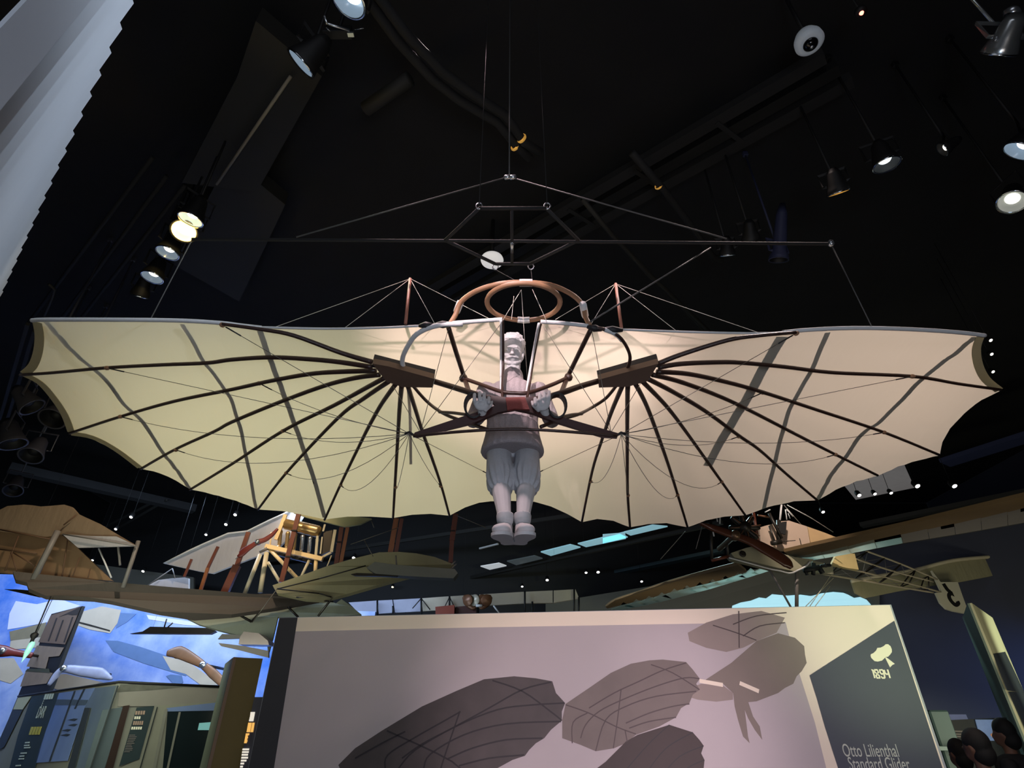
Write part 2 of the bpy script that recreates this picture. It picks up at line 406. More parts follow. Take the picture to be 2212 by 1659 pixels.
# main spars and pilot frame
def rod(name, pts, r, m=WILLOW, n=8, k=5): return tube(name, cr([V(p) for p in pts], k), r, m, g, n)
rod('main_spar', [W2((935,823), -.11), PY(975,835,3.30), PY(1016,848,3.2), PY(1060,862,3.16)], .021)
rod('main_spar', [W2((1293,823), -.11), PY(1255,834,3.30), PY(1215,848,3.2), PY(1170,862,3.16)], .021)
rod('frame_strut', [W2((969,708), -.02), W2((985,760), -.04), W2((1003,816), -.06), PY(1014,850,3.2)], .017)
rod('frame_strut', [W2((1276,712), -.02), W2((1250,765), -.04), W2((1226,815), -.06), PY(1212,850,3.2)], .017)
rod('front_crossbar', [W2((1001,817), -.07), PY(1040,831,3.31), PY(1083,846,3.23), PY(1112,849,3.22), PY(1143,848,3.23), PY(1190,832,3.31), W2((1228,815), -.07)], .014)
rod('opening_post', [W2((1086,692), -.01), W2((1087,770), -.02), PY(1085,846,3.22), PY(1087,866,3.2)], .009)
rod('opening_post', [W2((1168,697), -.01), W2((1153,772), -.02), PY(1141,848,3.22), PY(1136,868,3.2)], .010)
rod('opening_edge_wrap', [W2((1082,693), -.03), W2((1082,770), -.025), PY(1082,846,3.24)], .008, WHITE_WRAP)
rod('opening_edge_wrap', [W2((1164,699), -.03), W2((1150,772), -.035), PY(1137,847,3.23)], .009, WHITE_WRAP)
for p in ((1001,817),(1228,815),(1086,847),(1141,848)):
    c = W2(p, -.07); lathe('joint_knob', [(.0,-.03),(.024,-.022),(.032,0),(.024,.022),(0,.03)], WILLOW, g, c, (0, 0, 1), 12, False)
# front hoops (white outside, dark inside)
rod('front_hoop', [W2((1000,700), -.02), W2((945,703), -.03), W2((900,722), -.05), W2((876,757), -.07), W2((869,780), -.08), W2((873,800), -.1)], .017, WHITE_WRAP)
rod('front_hoop', [W2((1276,706), -.02), W2((1310,713), -.03), W2((1338,728), -.05), W2((1355,752), -.07), W2((1361,775), -.08), W2((1354,800), -.1)], .012)
rod('hoop_wrap', [W2((1306,712), -.03), W2((1330,722), -.04), W2((1344,736), -.05)], .015, WHITE_WRAP)
for a, b in (((905,704),(935,702)), ((935,702),(978,700)), ((1268,706),(1300,712)), ((1300,711),(1345,713))):
    tube('black_lashing', [W2(a, -.02), (W2(a, -.02) + W2(b, -.02)) / 2, W2(b, -.02)], [.01, .026, .013], BLACKTAPE, g)
# shoulder ring above the wing
zr = W(975,698).z
ctr = PZ(1131, 655, zr + .16)
ring = []
for i in range(40):
    a = 2 * math.pi * i / 40; ring.append(PZ(1131 + 79 * math.cos(a), 652 - 40 * math.sin(a), zr + .14))
ro = tube('round_hoop', ring, .017, WILLOW_L, g, 10, closed=True)
v_, f_ = sweep([PZ(1118,690.5,zr+.14), PZ(1131,692,zr+.14), PZ(1144,691,zr+.14)], .022); mk('hoop_binding', v_, f_, WHITE_WRAP, ro, True)
rod('arched_hoop', [W2((972,700), 0), PZ(984,680,zr+.08), PZ(996,652,zr+.16), PZ(1030,628,zr+.19), PZ(1080,613,zr+.2), PZ(1135,610,zr+.2), PZ(1190,616,zr+.2), PZ(1235,636,zr+.19), PZ(1259,660,zr+.16), PZ(1265,685,zr+.08), W2((1274,703), 0)], .017, WILLOW_L, 10)
for a, b in (((986,674),(995,652)), ((1259,657),(1264,682)), ((1122,611),(1150,611))):
    tube('cord_binding', [PZ(a[0],a[1],zr+.13), PZ(b[0],b[1],zr+.17)] if a[0] < 1100 or a[0] > 1200 else [PZ(a[0],a[1],zr+.2), PZ(b[0],b[1],zr+.2)], .025, WHITE_WRAP, g)
# king posts with their cords
KL, KR = PZ(886,602,zr+.5), PZ(1330,613,zr+.5)
tube('king_post', [W(876,699), KL], .011, RAWWOOD, g); tube('king_post', [W(1343,713), KR], .011, RAWWOOD, g)
def wire(a, b, m=WIRE, r=.0022, sag=0, parent=None, name='bracing_wire'):
    a, b = V(a), V(b); n = 12 if sag else 1; pts = []
    for i in range(n + 1):
        t = i / n; p = a.lerp(b, t); p.z -= sag * 4 * t * (1 - t); pts.append(p)
    return tube(name, pts, r, m, parent or g, 5)
for p in ((590,708),(745,708),(940,701)): wire(KL, W(*p), WIREW, .002)
for p in ((1640,719),(1460,714),(1275,703)): wire(KR, W(*p), WIREW, .002)
wire(KL, PZ(1060,690,zr+.05), WIREW, .002); wire(KR, PZ(1200,690,zr+.05), WIREW, .002)
for a, b in (((1126,626),(1086,692)), ((1126,626),(1141,848)), ((1150,625),(1180,692)), ((1110,640),(1105,690))):
    wire(PZ(a[0],a[1],zr+.2), W2(b, -.02), WIREW, .002)
# cross board in front of the pilot, with arm cuffs
BY = 3.16
def bd(px, py, dy=0): return PY(px, py, BY + dy)
up_b = (0, -.75, .65)
cb = slab('cross_board', [bd(*p) for p in ((1016,848),(1060,856),(1090,860),(1112,861),(1136,861),(1165,857),(1170,880),(1195,900),(1215,903),(1335,938),(1333,946),(1300,944),(1190,910),(1150,894),(1112,886),(1075,893),(1030,913),(900,945),(893,942),(897,936),(1005,900),(1040,890),(1070,878),(1062,868))], .028, DARKWOOD, g)
slab('leather_pad', [bd(p[0], p[1], -.02) for p in ((1092,860),(1134,859),(1144,886),(1112,884),(1096,887))], .02, MAROON, cb)
for s, cx in ((-1, 1024), (1, 1203)):
    cc = [bd(cx + 19 * math.cos(a) + s * 0, 879 + 26 * math.sin(a), .02) for a in [2 * math.pi * i / 24 for i in range(24)]]
    cuff = bar('arm_cuff', cc, .012, .1, BLACKCUFF, g, up=(0, 1, .3), closed=True)
tube('lower_crossbar', cr([PY(893,942,3.15), PY(1000,932,3.1), PY(1112,927,3.08), PY(1220,932,3.1), PY(1333,942,3.15)]), .010, WILLOW, g)
rod('inner_curved_rib', [W2((890,831), -.1), W2((922,867), -.1), PY(956,892,3.45), PY(1000,910,3.3), PY(1053,928,3.12)], .012)
rod('inner_curved_rib', [W2((1333,831), -.1), W2((1309,860), -.1), W2((1279,880), -.12), PY(1252,894,3.4), PY(1215,905,3.25), PY(1168,922,3.12)], .012)
rod('side_bar', [PY(949,890,3.45), PY(980,892,3.3), PY(1010,896,3.15)], .011); rod('side_bar', [PY(1257,894,3.42), PY(1235,896,3.3), PY(1210,902,3.15)], .011)
BL, BR = PY(884,937,3.17), PY(1342,938,3.17)
KN_L = [(231,795,0),(560,828,.05),(260,900,.10),(611,931,.08),(380,972,.16),(618,1022,.16),(736,1048,.18),(854,1052,.14),(952,1050,.03),(1055,1024,0),(480,702,0)]
KN_R = [(1971,813,0),(1648,848,.04),(1910,934,.08),(1596,943,.08),(1805,982,.14),(1559,1041,.18),(1464,1069,.18),(1357,1070,.05),(1276,1040,.12),(1160,1022,0),(1720,720,0)]
for B_, KN in ((BL, KN_L), (BR, KN_R)):
    for (x, y, s) in KN:
        e = W(x, y, -.03); wire(B_, e, WIRE, .0022, s)
        q_ = B_.lerp(e, .9); q_.z -= s * .36; d = (q_ - e).normalized(); tube('turnbuckle', [e + d * .03, e + d * .15], .0045, BLACKTAPE, g, 6)
        if s >= 0 and (x < 1000 or x > 1200): lathe('knot', [(0,-.02),(.014,-.012),(.017,0),(.014,.012),(0,.02)], WILLOW_L, g, e, d, 10, False)
    tube('wire_gather', [B_ + V((-.03 if B_ is BL else .03, 0, 0)), B_ + V((0, 0, .012)), PY(895 if B_ is BL else 1331, 941, 3.16)], .008, BLACKTAPE, g, 6)
for a in ((968,712),(840,818),(1085,695)): wire(W2(a, -.03), PY(908,934,3.16))
for a in ((1278,712),(1390,818),(1170,698)): wire(W2(a, -.03), PY(1320,934,3.16))
# ---- the plaster pilot: one body grown from overlapping forms and remeshed
def loft(bm, secs, n=20):
    rings = []
    for (c, rx, ry, ax) in secs:
        q = V(ax).normalized().to_track_quat('Z', 'Y').to_matrix() if ax else Matrix.Identity(3)
        rings.append([bm.verts.new(V(c) + q @ V((rx * math.cos(2 * math.pi * i / n), ry * math.sin(2 * math.pi * i / n), 0))) for i in range(n)])
    for a, b in zip(rings[:-1], rings[1:]):
        for i in range(n): bm.faces.new((a[i], a[(i + 1) % n], b[(i + 1) % n], b[i]))
    bm.faces.new(rings[0][::-1]); bm.faces.new(rings[-1])
def ell(bm, c, r, M=None, seg=20):
    r_ = bmesh.ops.create_uvsphere(bm, u_segments=seg, v_segments=seg // 2, radius=1)
    M = M or Matrix.Identity(3)
    for v in r_['verts']: v.co = V(c) + M @ V((v.co.x * r[0], v.co.y * r[1], v.co.z * r[2]))
def cap(bm, a, b, ra, rb, n=12):
    a, b = V(a), V(b); ax = (b - a)
    if ax.length < 1e-5: return
    loft(bm, [(a, ra, ra, ax), (b, rb, rb, ax)], n); ell(bm, a, (ra,) * 3, seg=12); ell(bm, b, (rb,) * 3, seg=12)
def chain(bm, pts, rs):
    for (a, b, ra, rb) in zip(pts[:-1], pts[1:], rs[:-1], rs[1:]): cap(bm, a, b, ra, rb)
def grow(name, bm, m, parent, voxel, smooth=4, base=None, fn=None):
    bmesh.ops.recalc_face_normals(bm, faces=bm.faces)
    me = bpy.data.meshes.new('tmp'); bm.to_mesh(me); bm.free()
    o = bpy.data.objects.new('tmp', me); COL.objects.link(o)
    r = o.modifiers.new('r', 'REMESH'); r.mode = 'VOXEL'; r.voxel_size = voxel
    s = o.modifiers.new('s', 'SMOOTH'); s.factor = .6; s.iterations = smooth
    dg = bpy.context.evaluated_depsgraph_get(); dg.update()
    ev = o.evaluated_get(dg); m2 = bpy.data.meshes.new_from_object(ev)
    vs = [v.co.copy() for v in m2.vertices]; fs = [tuple(p.vertices) for p in m2.polygons]
    bpy.data.objects.remove(o); bpy.data.meshes.remove(me); bpy.data.meshes.remove(m2)
    if fn: vs = [fn(v) for v in vs]
    me = bpy.data.meshes.new(name); O = org(parent) if parent else V(base)
    me.from_pydata([tuple(v - O) for v in vs], [], fs); me.update()
    for p in me.polygons: p.use_smooth = True
    me.materials.append(m); o = bpy.data.objects.new(name, me); COL.objects.link(o)
    if parent: o.parent = parent
    else: o.location = O
    return o
E = EYE.z
hd = V((.004, 3.37, E + 2.375))
ht = math.radians(32)   # head tilted to look down at the visitors
fw = V((-.02, -math.cos(ht), -math.sin(ht))).normalized(); sd = V((1, 0, 0)); uh = sd.cross(fw) * -1; uh = V((0, -math.sin(ht), math.cos(ht)))
HM = Matrix((sd, -fw, uh)).transposed()
def hl(x, y, z): return hd + sd * x + fw * y + uh * z     # y towards the face
shl, shr = V((-.185, 3.42, E + 2.055)), V((.19, 3.42, E + 2.055))
elL, elR = PY(1022, 908, 3.43), PY(1192, 908, 3.43)
wrL, wrR = PY(1042, 897, 3.17), PY(1180, 897, 3.17)
hipL, hipR = V((-.095, 3.44, E + 1.68)), V((.105, 3.44, E + 1.68))
knL, knR = PY(1080, 1036, 3.24), PY(1138, 1036, 3.24)
anL, anR = PY(1091, 1128, 3.03), PY(1129, 1128, 3.03)
bm = bmesh.new()
ell(bm, hl(0, -.015, .03), (.083, .098, .10), HM, 28)
ell(bm, hl(0, .012, -.035), (.070, .082, .085), HM, 24)
ell(bm, hl(0, .045, -.085), (.042, .040, .032), HM, 16)
for s in (-1, 1):
    ell(bm, hl(s * .080, -.012, -.012), (.012, .020, .032), HM, 12)
    ell(bm, hl(s * .036, .062, -.03), (.026, .02, .024), HM, 12)
    ell(bm, hl(s * .031, .077, .002), (.016, .012, .011), HM, 12)
cap(bm, hl(0, .080, .012), hl(0, .104, -.024), .009, .014); ell(bm, hl(.011, .094, -.027), (.009, .01, .008), HM, 10); ell(bm, hl(-.011, .094, -.027), (.009, .01, .008), HM, 10)
cap(bm, hl(-.034, .079, .022), hl(.034, .079, .022), .006, .006)
cap(bm, hl(-.018, .086, -.062), hl(.018, .086, -.062), .008, .008)
chain(bm, [hl(0, -.03, -.06), V((.002, 3.41, E + 2.2)), V((.002, 3.43, E + 2.08))], [.062, .058, .075])
loft(bm, [(V((.003, 3.43, E + z)), rx, ry, None) for z, rx, ry in ((2.12, .09, .07), (2.06, .175, .10), (1.95, .175, .118), (1.82, .155, .11), (1.7, .165, .115), (1.62, .16, .11), (1.56, .1, .08))])
for s_, e_, w_ in ((shl, elL, wrL), (shr, elR, wrR)): chain(bm, [s_, s_.lerp(e_, .5), e_, e_.lerp(w_, .4), w_], [.058, .048, .041, .040, .029])
for h_, k_, a_ in ((hipL, knL, anL), (hipR, knR, anR)): chain(bm, [h_, h_.lerp(k_, .5), k_, k_.lerp(a_, .32), k_.lerp(a_, .7), a_], [.088, .076, .056, .058, .044, .036])
for wr_, xs, sg in ((wrL, [(1025,858,849),(1036,853,845),(1046,855,847),(1056,862,856)], 1), (wrR, [(1156,866,858),(1166,858,849),(1176,853,845),(1186,851,843)], -1)):
    cx = sum(x[0] for x in xs) / 4
    pc = PY(cx, 875, 3.10); ell(bm, pc, (.048, .022, .042), seg=16); cap(bm, wr_, pc, .029, .03)
    for i, (x, y1, y0) in enumerate(xs):
        kx = cx + (x - cx) * .9
        chain(bm, [PY(kx, 872, 3.10), PY(x, y1 + 7, 3.075), PY(x, y0 + 4, 3.095), PY(x, y0 + 3, 3.13), PY(x, y0 + 9, 3.155)], [.0128, .0124, .0120, .0112, .010])
    tx = cx + (22 if sg == 1 else -22)
    chain(bm, [PY(cx + sg * 8, 886, 3.11), PY(cx + sg * 19, 876, 3.12), PY(tx, 868, 3.15)], [.013, .0115, .009])
def face(v):
    d = v - hd; x, y, z = d.dot(sd), d.dot(fw), d.dot(uh)
    if y < .03 or abs(z) > .14 or abs(x) > .09: return v
    k = 0
    for s in (-1, 1):
        k -= .011 * math.exp(-(((x - s * .031) / .015) ** 2 + ((z - .003) / .010) ** 2))
        k += .0095 * math.exp(-(((x - s * .031) / .012) ** 2 + ((z - .000) / .006) ** 2))
        k -= .004 * math.exp(-(((x - s * .024) / .008) ** 2 + ((z + .045) / .02) ** 2))
    k -= .007 * math.exp(-((x / .024) ** 2 + ((z + .0635) / .0035) ** 2))
    k -= .005 * math.exp(-((x / .03) ** 2 + ((z + .035) / .004) ** 2))
    return v + fw * k
man = grow('mannequin', bm, PLASTER, None, .0038, 2, base=V((0, 3.43, E + 1.65)), fn=face)
tag(man, 'white plaster pilot figure with moustache gripping the frame under the hanging glider', 'mannequin')
# hair, beard, moustache
bm = bmesh.new()
ell(bm, hl(0, -.022, .042), (.092, .102, .098), HM, 24)
for i in range(60):
    a = random.uniform(-math.pi, math.pi); b = random.uniform(.05, 1.2)
    p = V((.09 * math.cos(a) * math.cos(b), -.02 + .1 * math.sin(a) * math.cos(b), .045 + .098 * math.sin(b)))
    if p.y > .05 and p.z < .1: continue
    ell(bm, hl(*p), (.015, .007, .007), HM, 8)
def hairfn(v):
    d = v - hd; y, z = d.dot(fw), d.dot(uh)
    if y > .045 and z < .085: return v - fw * min(.05, (y - .045) * 1.4)
    return v
grow('hair', bm, PLASTER, man, .006, 2, fn=hairfn)
bm = bmesh.new()
for s in (-1, 1): chain(bm, [hl(0, .096, -.044), hl(s * .02, .094, -.050), hl(s * .038, .082, -.056), hl(s * .047, .072, -.050)], [.008, .0085, .006, .003])
grow('moustache', bm, PLASTER, man, .003, 2)
bm = bmesh.new()
ell(bm, hl(0, .048, -.096), (.046, .038, .026), HM, 16)
for s in (-1, 1):
    chain(bm, [hl(s * .02, .075, -.094), hl(s * .048, .045, -.082), hl(s * .068, .012, -.055), hl(s * .076, -.008, -.01)], [.015, .017, .016, .011])
grow('beard', bm, PLASTER, man, .005, 2)
# sweater with roll collar and sleeves
bm = bmesh.new()
loft(bm, [(V((.003, yy, E + z)), rx, ry, None) for z, yy, rx, ry in ((2.215, 3.405, .066, .066), (2.19, 3.41, .078, .074), (2.135, 3.42, .082, .08), (2.115, 3.425, .12, .09), (2.085, 3.43, .175, .105), (2.02, 3.43, .195, .125), (1.9, 3.43, .185, .13), (1.8, 3.43, .178, .128), (1.7, 3.42, .188, .145), (1.62, 3.39, .20, .175), (1.575, 3.37, .208, .195), (1.545, 3.365, .212, .20), (1.535, 3.365, .2, .19))], 32)
for s_, e_, w_ in ((shl, elL, wrL), (shr, elR, wrR)): chain(bm, [s_, s_.lerp(e_, .5), e_, e_.lerp(w_, .45), e_.lerp(w_, .8)], [.072, .062, .056, .052, .042])
def swf(v):
    return v + V((0, -.0025, 0)) * math.sin(v.x * 150 + 3 * noise.noise(v * 6))
grow('sweater', bm, KNIT, man, .009, 5, fn=swf)
# knickerbockers with gathered cuffs
bm = bmesh.new()
loft(bm, [(V((.003, 3.44, E + z)), rx, ry, None) for z, rx, ry in ((1.76, .16, .12), (1.65, .18, .13), (1.57, .175, .125), (1.52, .09, .08))], 24)
for h_, k_, a_ in ((hipL, knL, anL), (hipR, knR, anR)):
    q = k_.lerp(a_, .13); chain(bm, [h_, h_.lerp(k_, .5), k_ + V((0, 0, .02)), q], [.088, .083, .088, .084])
def trf(v):
    for k_, a_ in ((knL, anL), (knR, anR)):
        ax = (a_ - k_).normalized(); h = (v - k_).dot(ax)
        if h > -.09 and (v - k_).length < .16:
            r = v - k_ - ax * h; an = math.atan2(r.y, r.x)
            v = v + r.normalized() * (.005 * math.sin(an * 13) * min(1, (h + .09) / .08))
    return v
grow('knickerbockers', bm, TROU, man, .008, 4, fn=trf)
for (a_, hx, tx, sg) in ((anL, 1098, 1082, -1), (anR, 1123, 1136, 1)):
    heel, ball, toe = PY(hx, 1168, 3.09), PY((hx + tx) / 2 + sg * 1, 1160, 2.98), PY(tx, 1152, 2.88)
    bm = bmesh.new()
    loft(bm, [(a_ + V((0, .0, .045)), .050, .055, (0, .15, 1)), (a_ + V((0, 0, -.0)), .047, .055, (0, .1, 1)), (a_ + V((0, .01, -.05)), .045, .06, None)], 20)
    ell(bm, heel + V((0, 0, .02)), (.040, .045, .035)); ell(bm, ball + V((0, 0, .025)), (.048, .07, .036)); ell(bm, toe + V((0, .01, .022)), (.050, .055, .030))
    cap(bm, a_ + V((0, .01, -.03)), ball + V((0, 0, .03)), .045, .04)
    sh = grow('shoe', bm, PLASTER, man, .006, 4)
    d = (toe - heel); d.z = 0; d.normalize(); s_ = V((-d.y, d.x, 0)); zt = (toe.z + heel.z) / 2
    out = []
    for t, w__ in ((-.045, .02), (-.035, .034), (0, .041), (.05, .036), (.09, .040), (.15, .054), (.2, .055), (.24, .044), (.262, .02)): out.append((t, w__))
    poly = [heel + d * t + s_ * w__ for t, w__ in out] + [heel + d * t - s_ * w__ for t, w__ in reversed(out)]
    for p in poly: p.z = heel.z + (toe.z - heel.z) * ((p - heel).dot(d) / .22) - .008
    slab('sole', cr(poly, 3, True), .016, PLASTER, sh)

# ------------------------------------------------------------------ suspension rig above the glider
rg = thing('suspension_rig', 'dark steel hanging rig with long cross bar, hexagon frame and cables above the glider', 'hanging rig', PZ(1106, 522, E + 3.04))
def rod2(name, pts, r, m=DUCT): return tube(name, pts, r, m, rg, 8)
ZR = E + 3.04
rod2('cross_bar', [PZ(415,517,ZR), PZ(1106,521,ZR), PZ(1795,527,ZR)], .012, PIPE)
hexp = [PZ(*p, ZR) for p in ((1035,450),(1180,450),(1250,519),(1145,570),(1070,570),(962,519))]
for i in range(6): rod2('frame_tube', [hexp[i], hexp[(i + 1) % 6]], .013, PIPE)
rod2('frame_tube', [PZ(1106,450,ZR), PZ(1106,570,ZR)], .011, PIPE)
AP = PY(1100, 383, 2.9)
for p, q in (((640,512),1096), ((1570,516),1108)):
    wire(PZ(p[0], p[1], ZR), V((AP.x + (.01 if q > 1100 else -.02), AP.y, AP.z)), CABLE, .006, parent=rg, name='stay_cable')
    c = PY(q, 383, 2.9); lathe('shackle', [(.006,-.03),(.02,-.02),(.02,.02),(.006,.03)], STEEL, rg, c, (1, 0, .1), 10)
for (x, y) in ((1035,445),(1182,445),(1070,576),(1147,576)):
    c = PZ(x, y, ZR + .02); ring_ = [c + V((.022 * math.cos(a), 0, .03 * math.sin(a))) for a in [2 * math.pi * i / 12 for i in range(12)]]
    tube('shackle', ring_, .005, STEEL, rg, 6, closed=True)
wire(AP, V((AP.x, AP.y, ZC)), CABLE, .006, parent=rg, name='hanger_cable'); wire(PZ(1035,445,ZR), V((PZ(1035,445,ZR).x, PZ(1035,445,ZR).y, ZC)), PIPE, .003, parent=rg, name='hanger_cable'); wire(PZ(1182,445,ZR), V((PZ(1182,445,ZR).x, PZ(1182,445,ZR).y, ZC)), PIPE, .003, parent=rg, name='hanger_cable')
wire(PZ(415,517,ZR), W(325,690), CABLE, .004, parent=rg, name='drop_cable'); wire(PZ(1795,527,ZR), W(1885,709), CABLE, .004, parent=rg, name='drop_cable')
wire(PZ(1070,582,ZR), PZ(1122,611,zr+.2), PIPE, .003, parent=rg, name='drop_cable'); wire(PZ(1147,582,ZR), PZ(1150,611,zr+.2), PIPE, .003, parent=rg, name='drop_cable')
wire(PZ(1535,535,ZR), PZ(1275,695,zr+.02), CABLE, .006, parent=rg, name='stay_cable')
rod2('turnbuckle', [PZ(1106,522,ZR), PZ(1106,545,ZR-.0)], .014, STEEL)
for x in (1795,): lathe('end_fitting', [(.01,-.02),(.022,-.01),(.022,.02),(.01,.03)], STEEL, rg, PZ(x,527,ZR), (0,0,1), 12)

# ------------------------------------------------------------------ title panel below the glider
PA, PB = PZ(603, 1334, 2.45), PZ(1925, 1306, 2.45)
pex = (PB - PA); PWID = pex.length; pex.normalize(); pn = V((pex.y, -pex.x, 0))      # faces the visitor
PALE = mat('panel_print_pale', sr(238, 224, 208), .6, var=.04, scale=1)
SHADED = mat('shaded_print_grey', sr(182, 172, 178), .6, var=.10, scale=1.2)
CHAR = mat('charcoal_print', sr(50, 50, 58), .6, var=.05)
SLATE = mat('slate_print', sr(52, 58, 78), .55, var=.05)
EDGE = mat('panel_edge', sr(150, 155, 165), .5, var=0)
INK1 = mat('ink_dark_wing', sr(72, 64, 66), .6, var=.35, scale=5)
INK2 = mat('ink_mid_wing', sr(116, 104, 102), .6, var=.2, scale=5)
INK3 = mat('ink_pale_wing', sr(126, 114, 108), .6, var=.12, scale=4)
INK4 = mat('ink_faint_wing', sr(146, 132, 128), .6, var=.1, scale=4)
INKD = mat('ink_black_wing', sr(56, 42, 43), .6, var=.2, scale=5)
INKL = mat('ink_line', sr(36, 31, 38), .6, var=0); INKL2 = mat('ink_line_soft', sr(80, 68, 70), .6, var=0)
LETTER = mat('cream_lettering', sr(236, 232, 205), .5, var=0); LETTERG = mat('grey_lettering', sr(180, 185, 180), .5, var=0)
tp = thing('title_panel', 'large freestanding display panel printed with gliders and 1894 lettering below the hanging glider', 'display panel', (PA + PB) / 2 * 1.0 - V((0, 0, 2.45)))
def pl(px, py, off=.002): return PP(px, py, PA + pn * off, pn)
dn = V((0, 0, -2.45))
slab('panel_board', [PA - pn * .06, PB - pn * .06, PB - pn * .06 + dn, PA - pn * .06 + dn], .12, EDGE, tp, n=pn)
def pr(name, pp, off, m, th=.0012, k=0, parent=tp):
    pts = [pl(p[0], p[1], off) for p in pp]
    if k: pts = cr(pts, k, True)
    return slab(name, pts, th, m, parent, n=pn)
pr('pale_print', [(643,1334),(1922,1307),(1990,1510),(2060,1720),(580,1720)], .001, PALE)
pr('shaded_print', [(634,1364),(1000,1356),(1400,1349),(1697,1344),(1722,1440),(1760,1560),(1800,1720),(565,1720)], .0032, SHADED)  # straight-edged shadow put into the print as a darker tone
pr('charcoal_band', [(604,1335),(643,1334),(625,1450),(582,1720),(524,1720)], .0052, CHAR)
pr('slate_print', [(1932,1341),(1749,1459),(1765,1510),(1782,1570),(1830,1720),(2058,1720),(2036,1659)], .0056, SLATE)
def z2(x, y): return 550 + x / 2.765, 1280 + y / 2.765
def z3(x, y): return 1200 + x / 2.765, 1280 + y / 2.765
# printed gliders
pr('printed_wing', [z2(*p) for p in ((500,1030),(600,930),(760,825),(1000,680),(1200,590),(1370,518),(1550,500),(1680,512),(1778,530),(1800,600),(1855,660),(1835,710),(1835,765),(1770,820),(1730,870),(1680,900),(1640,940),(1615,975),(1540,1000),(1430,1060),(1400,1160),(560,1160))], .0048, INK1)
pr('printed_wing', [z3(*p) for p in ((60,665),(200,570),(330,480),(450,425),(560,405),(640,400),(780,415),(820,460),(862,515),(840,545),(862,580),(820,610),(800,660),(750,690),(720,745),(620,800),(480,850),(420,900),(350,930),(240,948),(150,910),(40,870),(40,760))], .0046, INK2)
pr('printed_wing', [z3(*p) for p in ((890,525),(1050,420),(1200,290),(1330,243),(1430,270),(1485,320),(1490,370),(1500,420),(1470,470),(1440,500),(1420,545),(1370,570),(1330,600),(1200,650),(1150,655),(1060,600),(1000,545))], .0050, INK3)
pr('printed_wing', [z3(*p) for p in ((790,240),(900,180),(1060,130),(1230,110),(1370,150),(1320,240),(1200,290),(1120,330),(1020,355),(900,330),(800,290))], .0044, INK4)
pr('printed_wing', [z3(*p) for p in ((180,1100),(300,1010),(420,890),(490,850),(680,790),(820,835),(860,880),(885,915),(870,960),(890,1000),(880,1100),(860,1200),(180,1200))], .0054, INKD)
pr('printed_wing', [z3(*p) for p in ((800,570),(870,545),(1000,555),(1060,600),(1060,640),(960,652),(850,640),(800,625))], .0045, INK4)
pr('printed_pilot', [z3(*p) for p in ((1060,590),(1110,600),(1150,650),(1180,740),(1220,800),(1235,880),(1190,820),(1150,750),(1130,700),(1150,860),(1160,900),(1120,860),(1090,760),(1070,680))], .0052, INK3)
def pline(pts, wd, m, off=.0060):
    P = [pl(*p, off) for p in pts]; P = cr(P, 4) if len(P) > 2 else P
    bar('printed_line', P, wd, .0008, m, tp, up=pn)
for L in ([(790,825),(1180,1010),(1300,1160)],[(1225,712),(1115,1040),(1090,1160)],[(880,990),(1000,905),(1180,810),(1400,690),(1600,580),(1770,535)],
          [(780,1050),(795,970),(950,870),(1180,740),(1230,710)],[(860,1050),(960,940),(1200,800),(1450,700),(1650,672),(1850,660)],[(1010,1050),(1050,965),(1250,850),(1500,785),(1830,770)],
          [(1150,995),(1300,930),(1500,880),(1720,870)],[(1220,1035),(1400,990),(1610,970)],[(1420,525),(1600,590),(1780,720),(1835,765)],[(600,990),(760,900),(900,830)]):
    pline([z2(*p) for p in L], .012, INKL)
for L in ([(60,670),(200,720),(360,800),(480,845)],[(392,575),(370,760),(345,930)],[(150,870),(180,790),(260,710),(400,640),(600,560),(770,510),(860,515)],[(240,945),(300,760),(420,680),(600,620),(840,590)],
          [(420,780),(560,720),(700,680),(800,665)],[(440,810),(560,770),(720,745)],[(570,430),(700,480),(860,580)],[(200,690),(350,600),(500,530),(640,465),(780,420)],[(100,900),(105,775),(190,720)],
          [(1095,110),(1097,330)],[(940,195),(1080,240),(1200,285)],[(1060,190),(1200,140),(1380,120)],[(1120,260),(1220,200),(1370,180)],[(415,820),(428,890)]):
    pline([z3(*p) for p in L], .009, INKL2)
for L in ([(680,790),(560,900),(420,1060)],[(820,835),(660,930),(540,1080)],[(885,915),(740,980),(640,1090)],[(890,1000),(800,1040),(740,1090)]):
    pline([z3(*p) for p in L], .007, INKL)
for p in ((860,527,1000,552),(1100,540,1215,590)):
    pline([z3(p[0], p[1]), z3(p[2], p[3])], .03, PALE, .0056)
# bat glider emblem, date and title
def z6(x, y): return 1860 + x / 15.08, 1370 + y / 15.08
pr('emblem_wing', [z6(*p) for p in ((320,650),(400,615),(490,530),(530,445),(640,435),(740,385),(800,328),(880,325),(960,390),(1000,490),(1005,580),(950,660),(880,735),(800,740),(755,790),(680,860),(540,892),(440,875),(330,770),(310,700))], .0072, LETTER)
pr('emblem_tail', [z6(*p) for p in ((780,755),(820,750),(1100,965),(1010,1010),(945,1085),(880,960))], .0072, LETTER)
S0 = lambda x, y: z6(x, y)
digits = {'1': [[(335,1165),(375,1160),(450,1430)]], '8': [[(430,1165),(520,1160),(565,1235),(525,1290),(590,1350),(610,1425),(520,1425),(490,1350),(525,1290),(450,1240),(430,1165)]],
          '9': [[(775,1425),(690,1425),(655,1370)],[(775,1425),(735,1230),(690,1160),(600,1165),(625,1250),(665,1295),(745,1290)]], '4': [[(745,1160),(775,1250),(820,1300),(890,1300)],[(860,1150),(945,1430)]]}
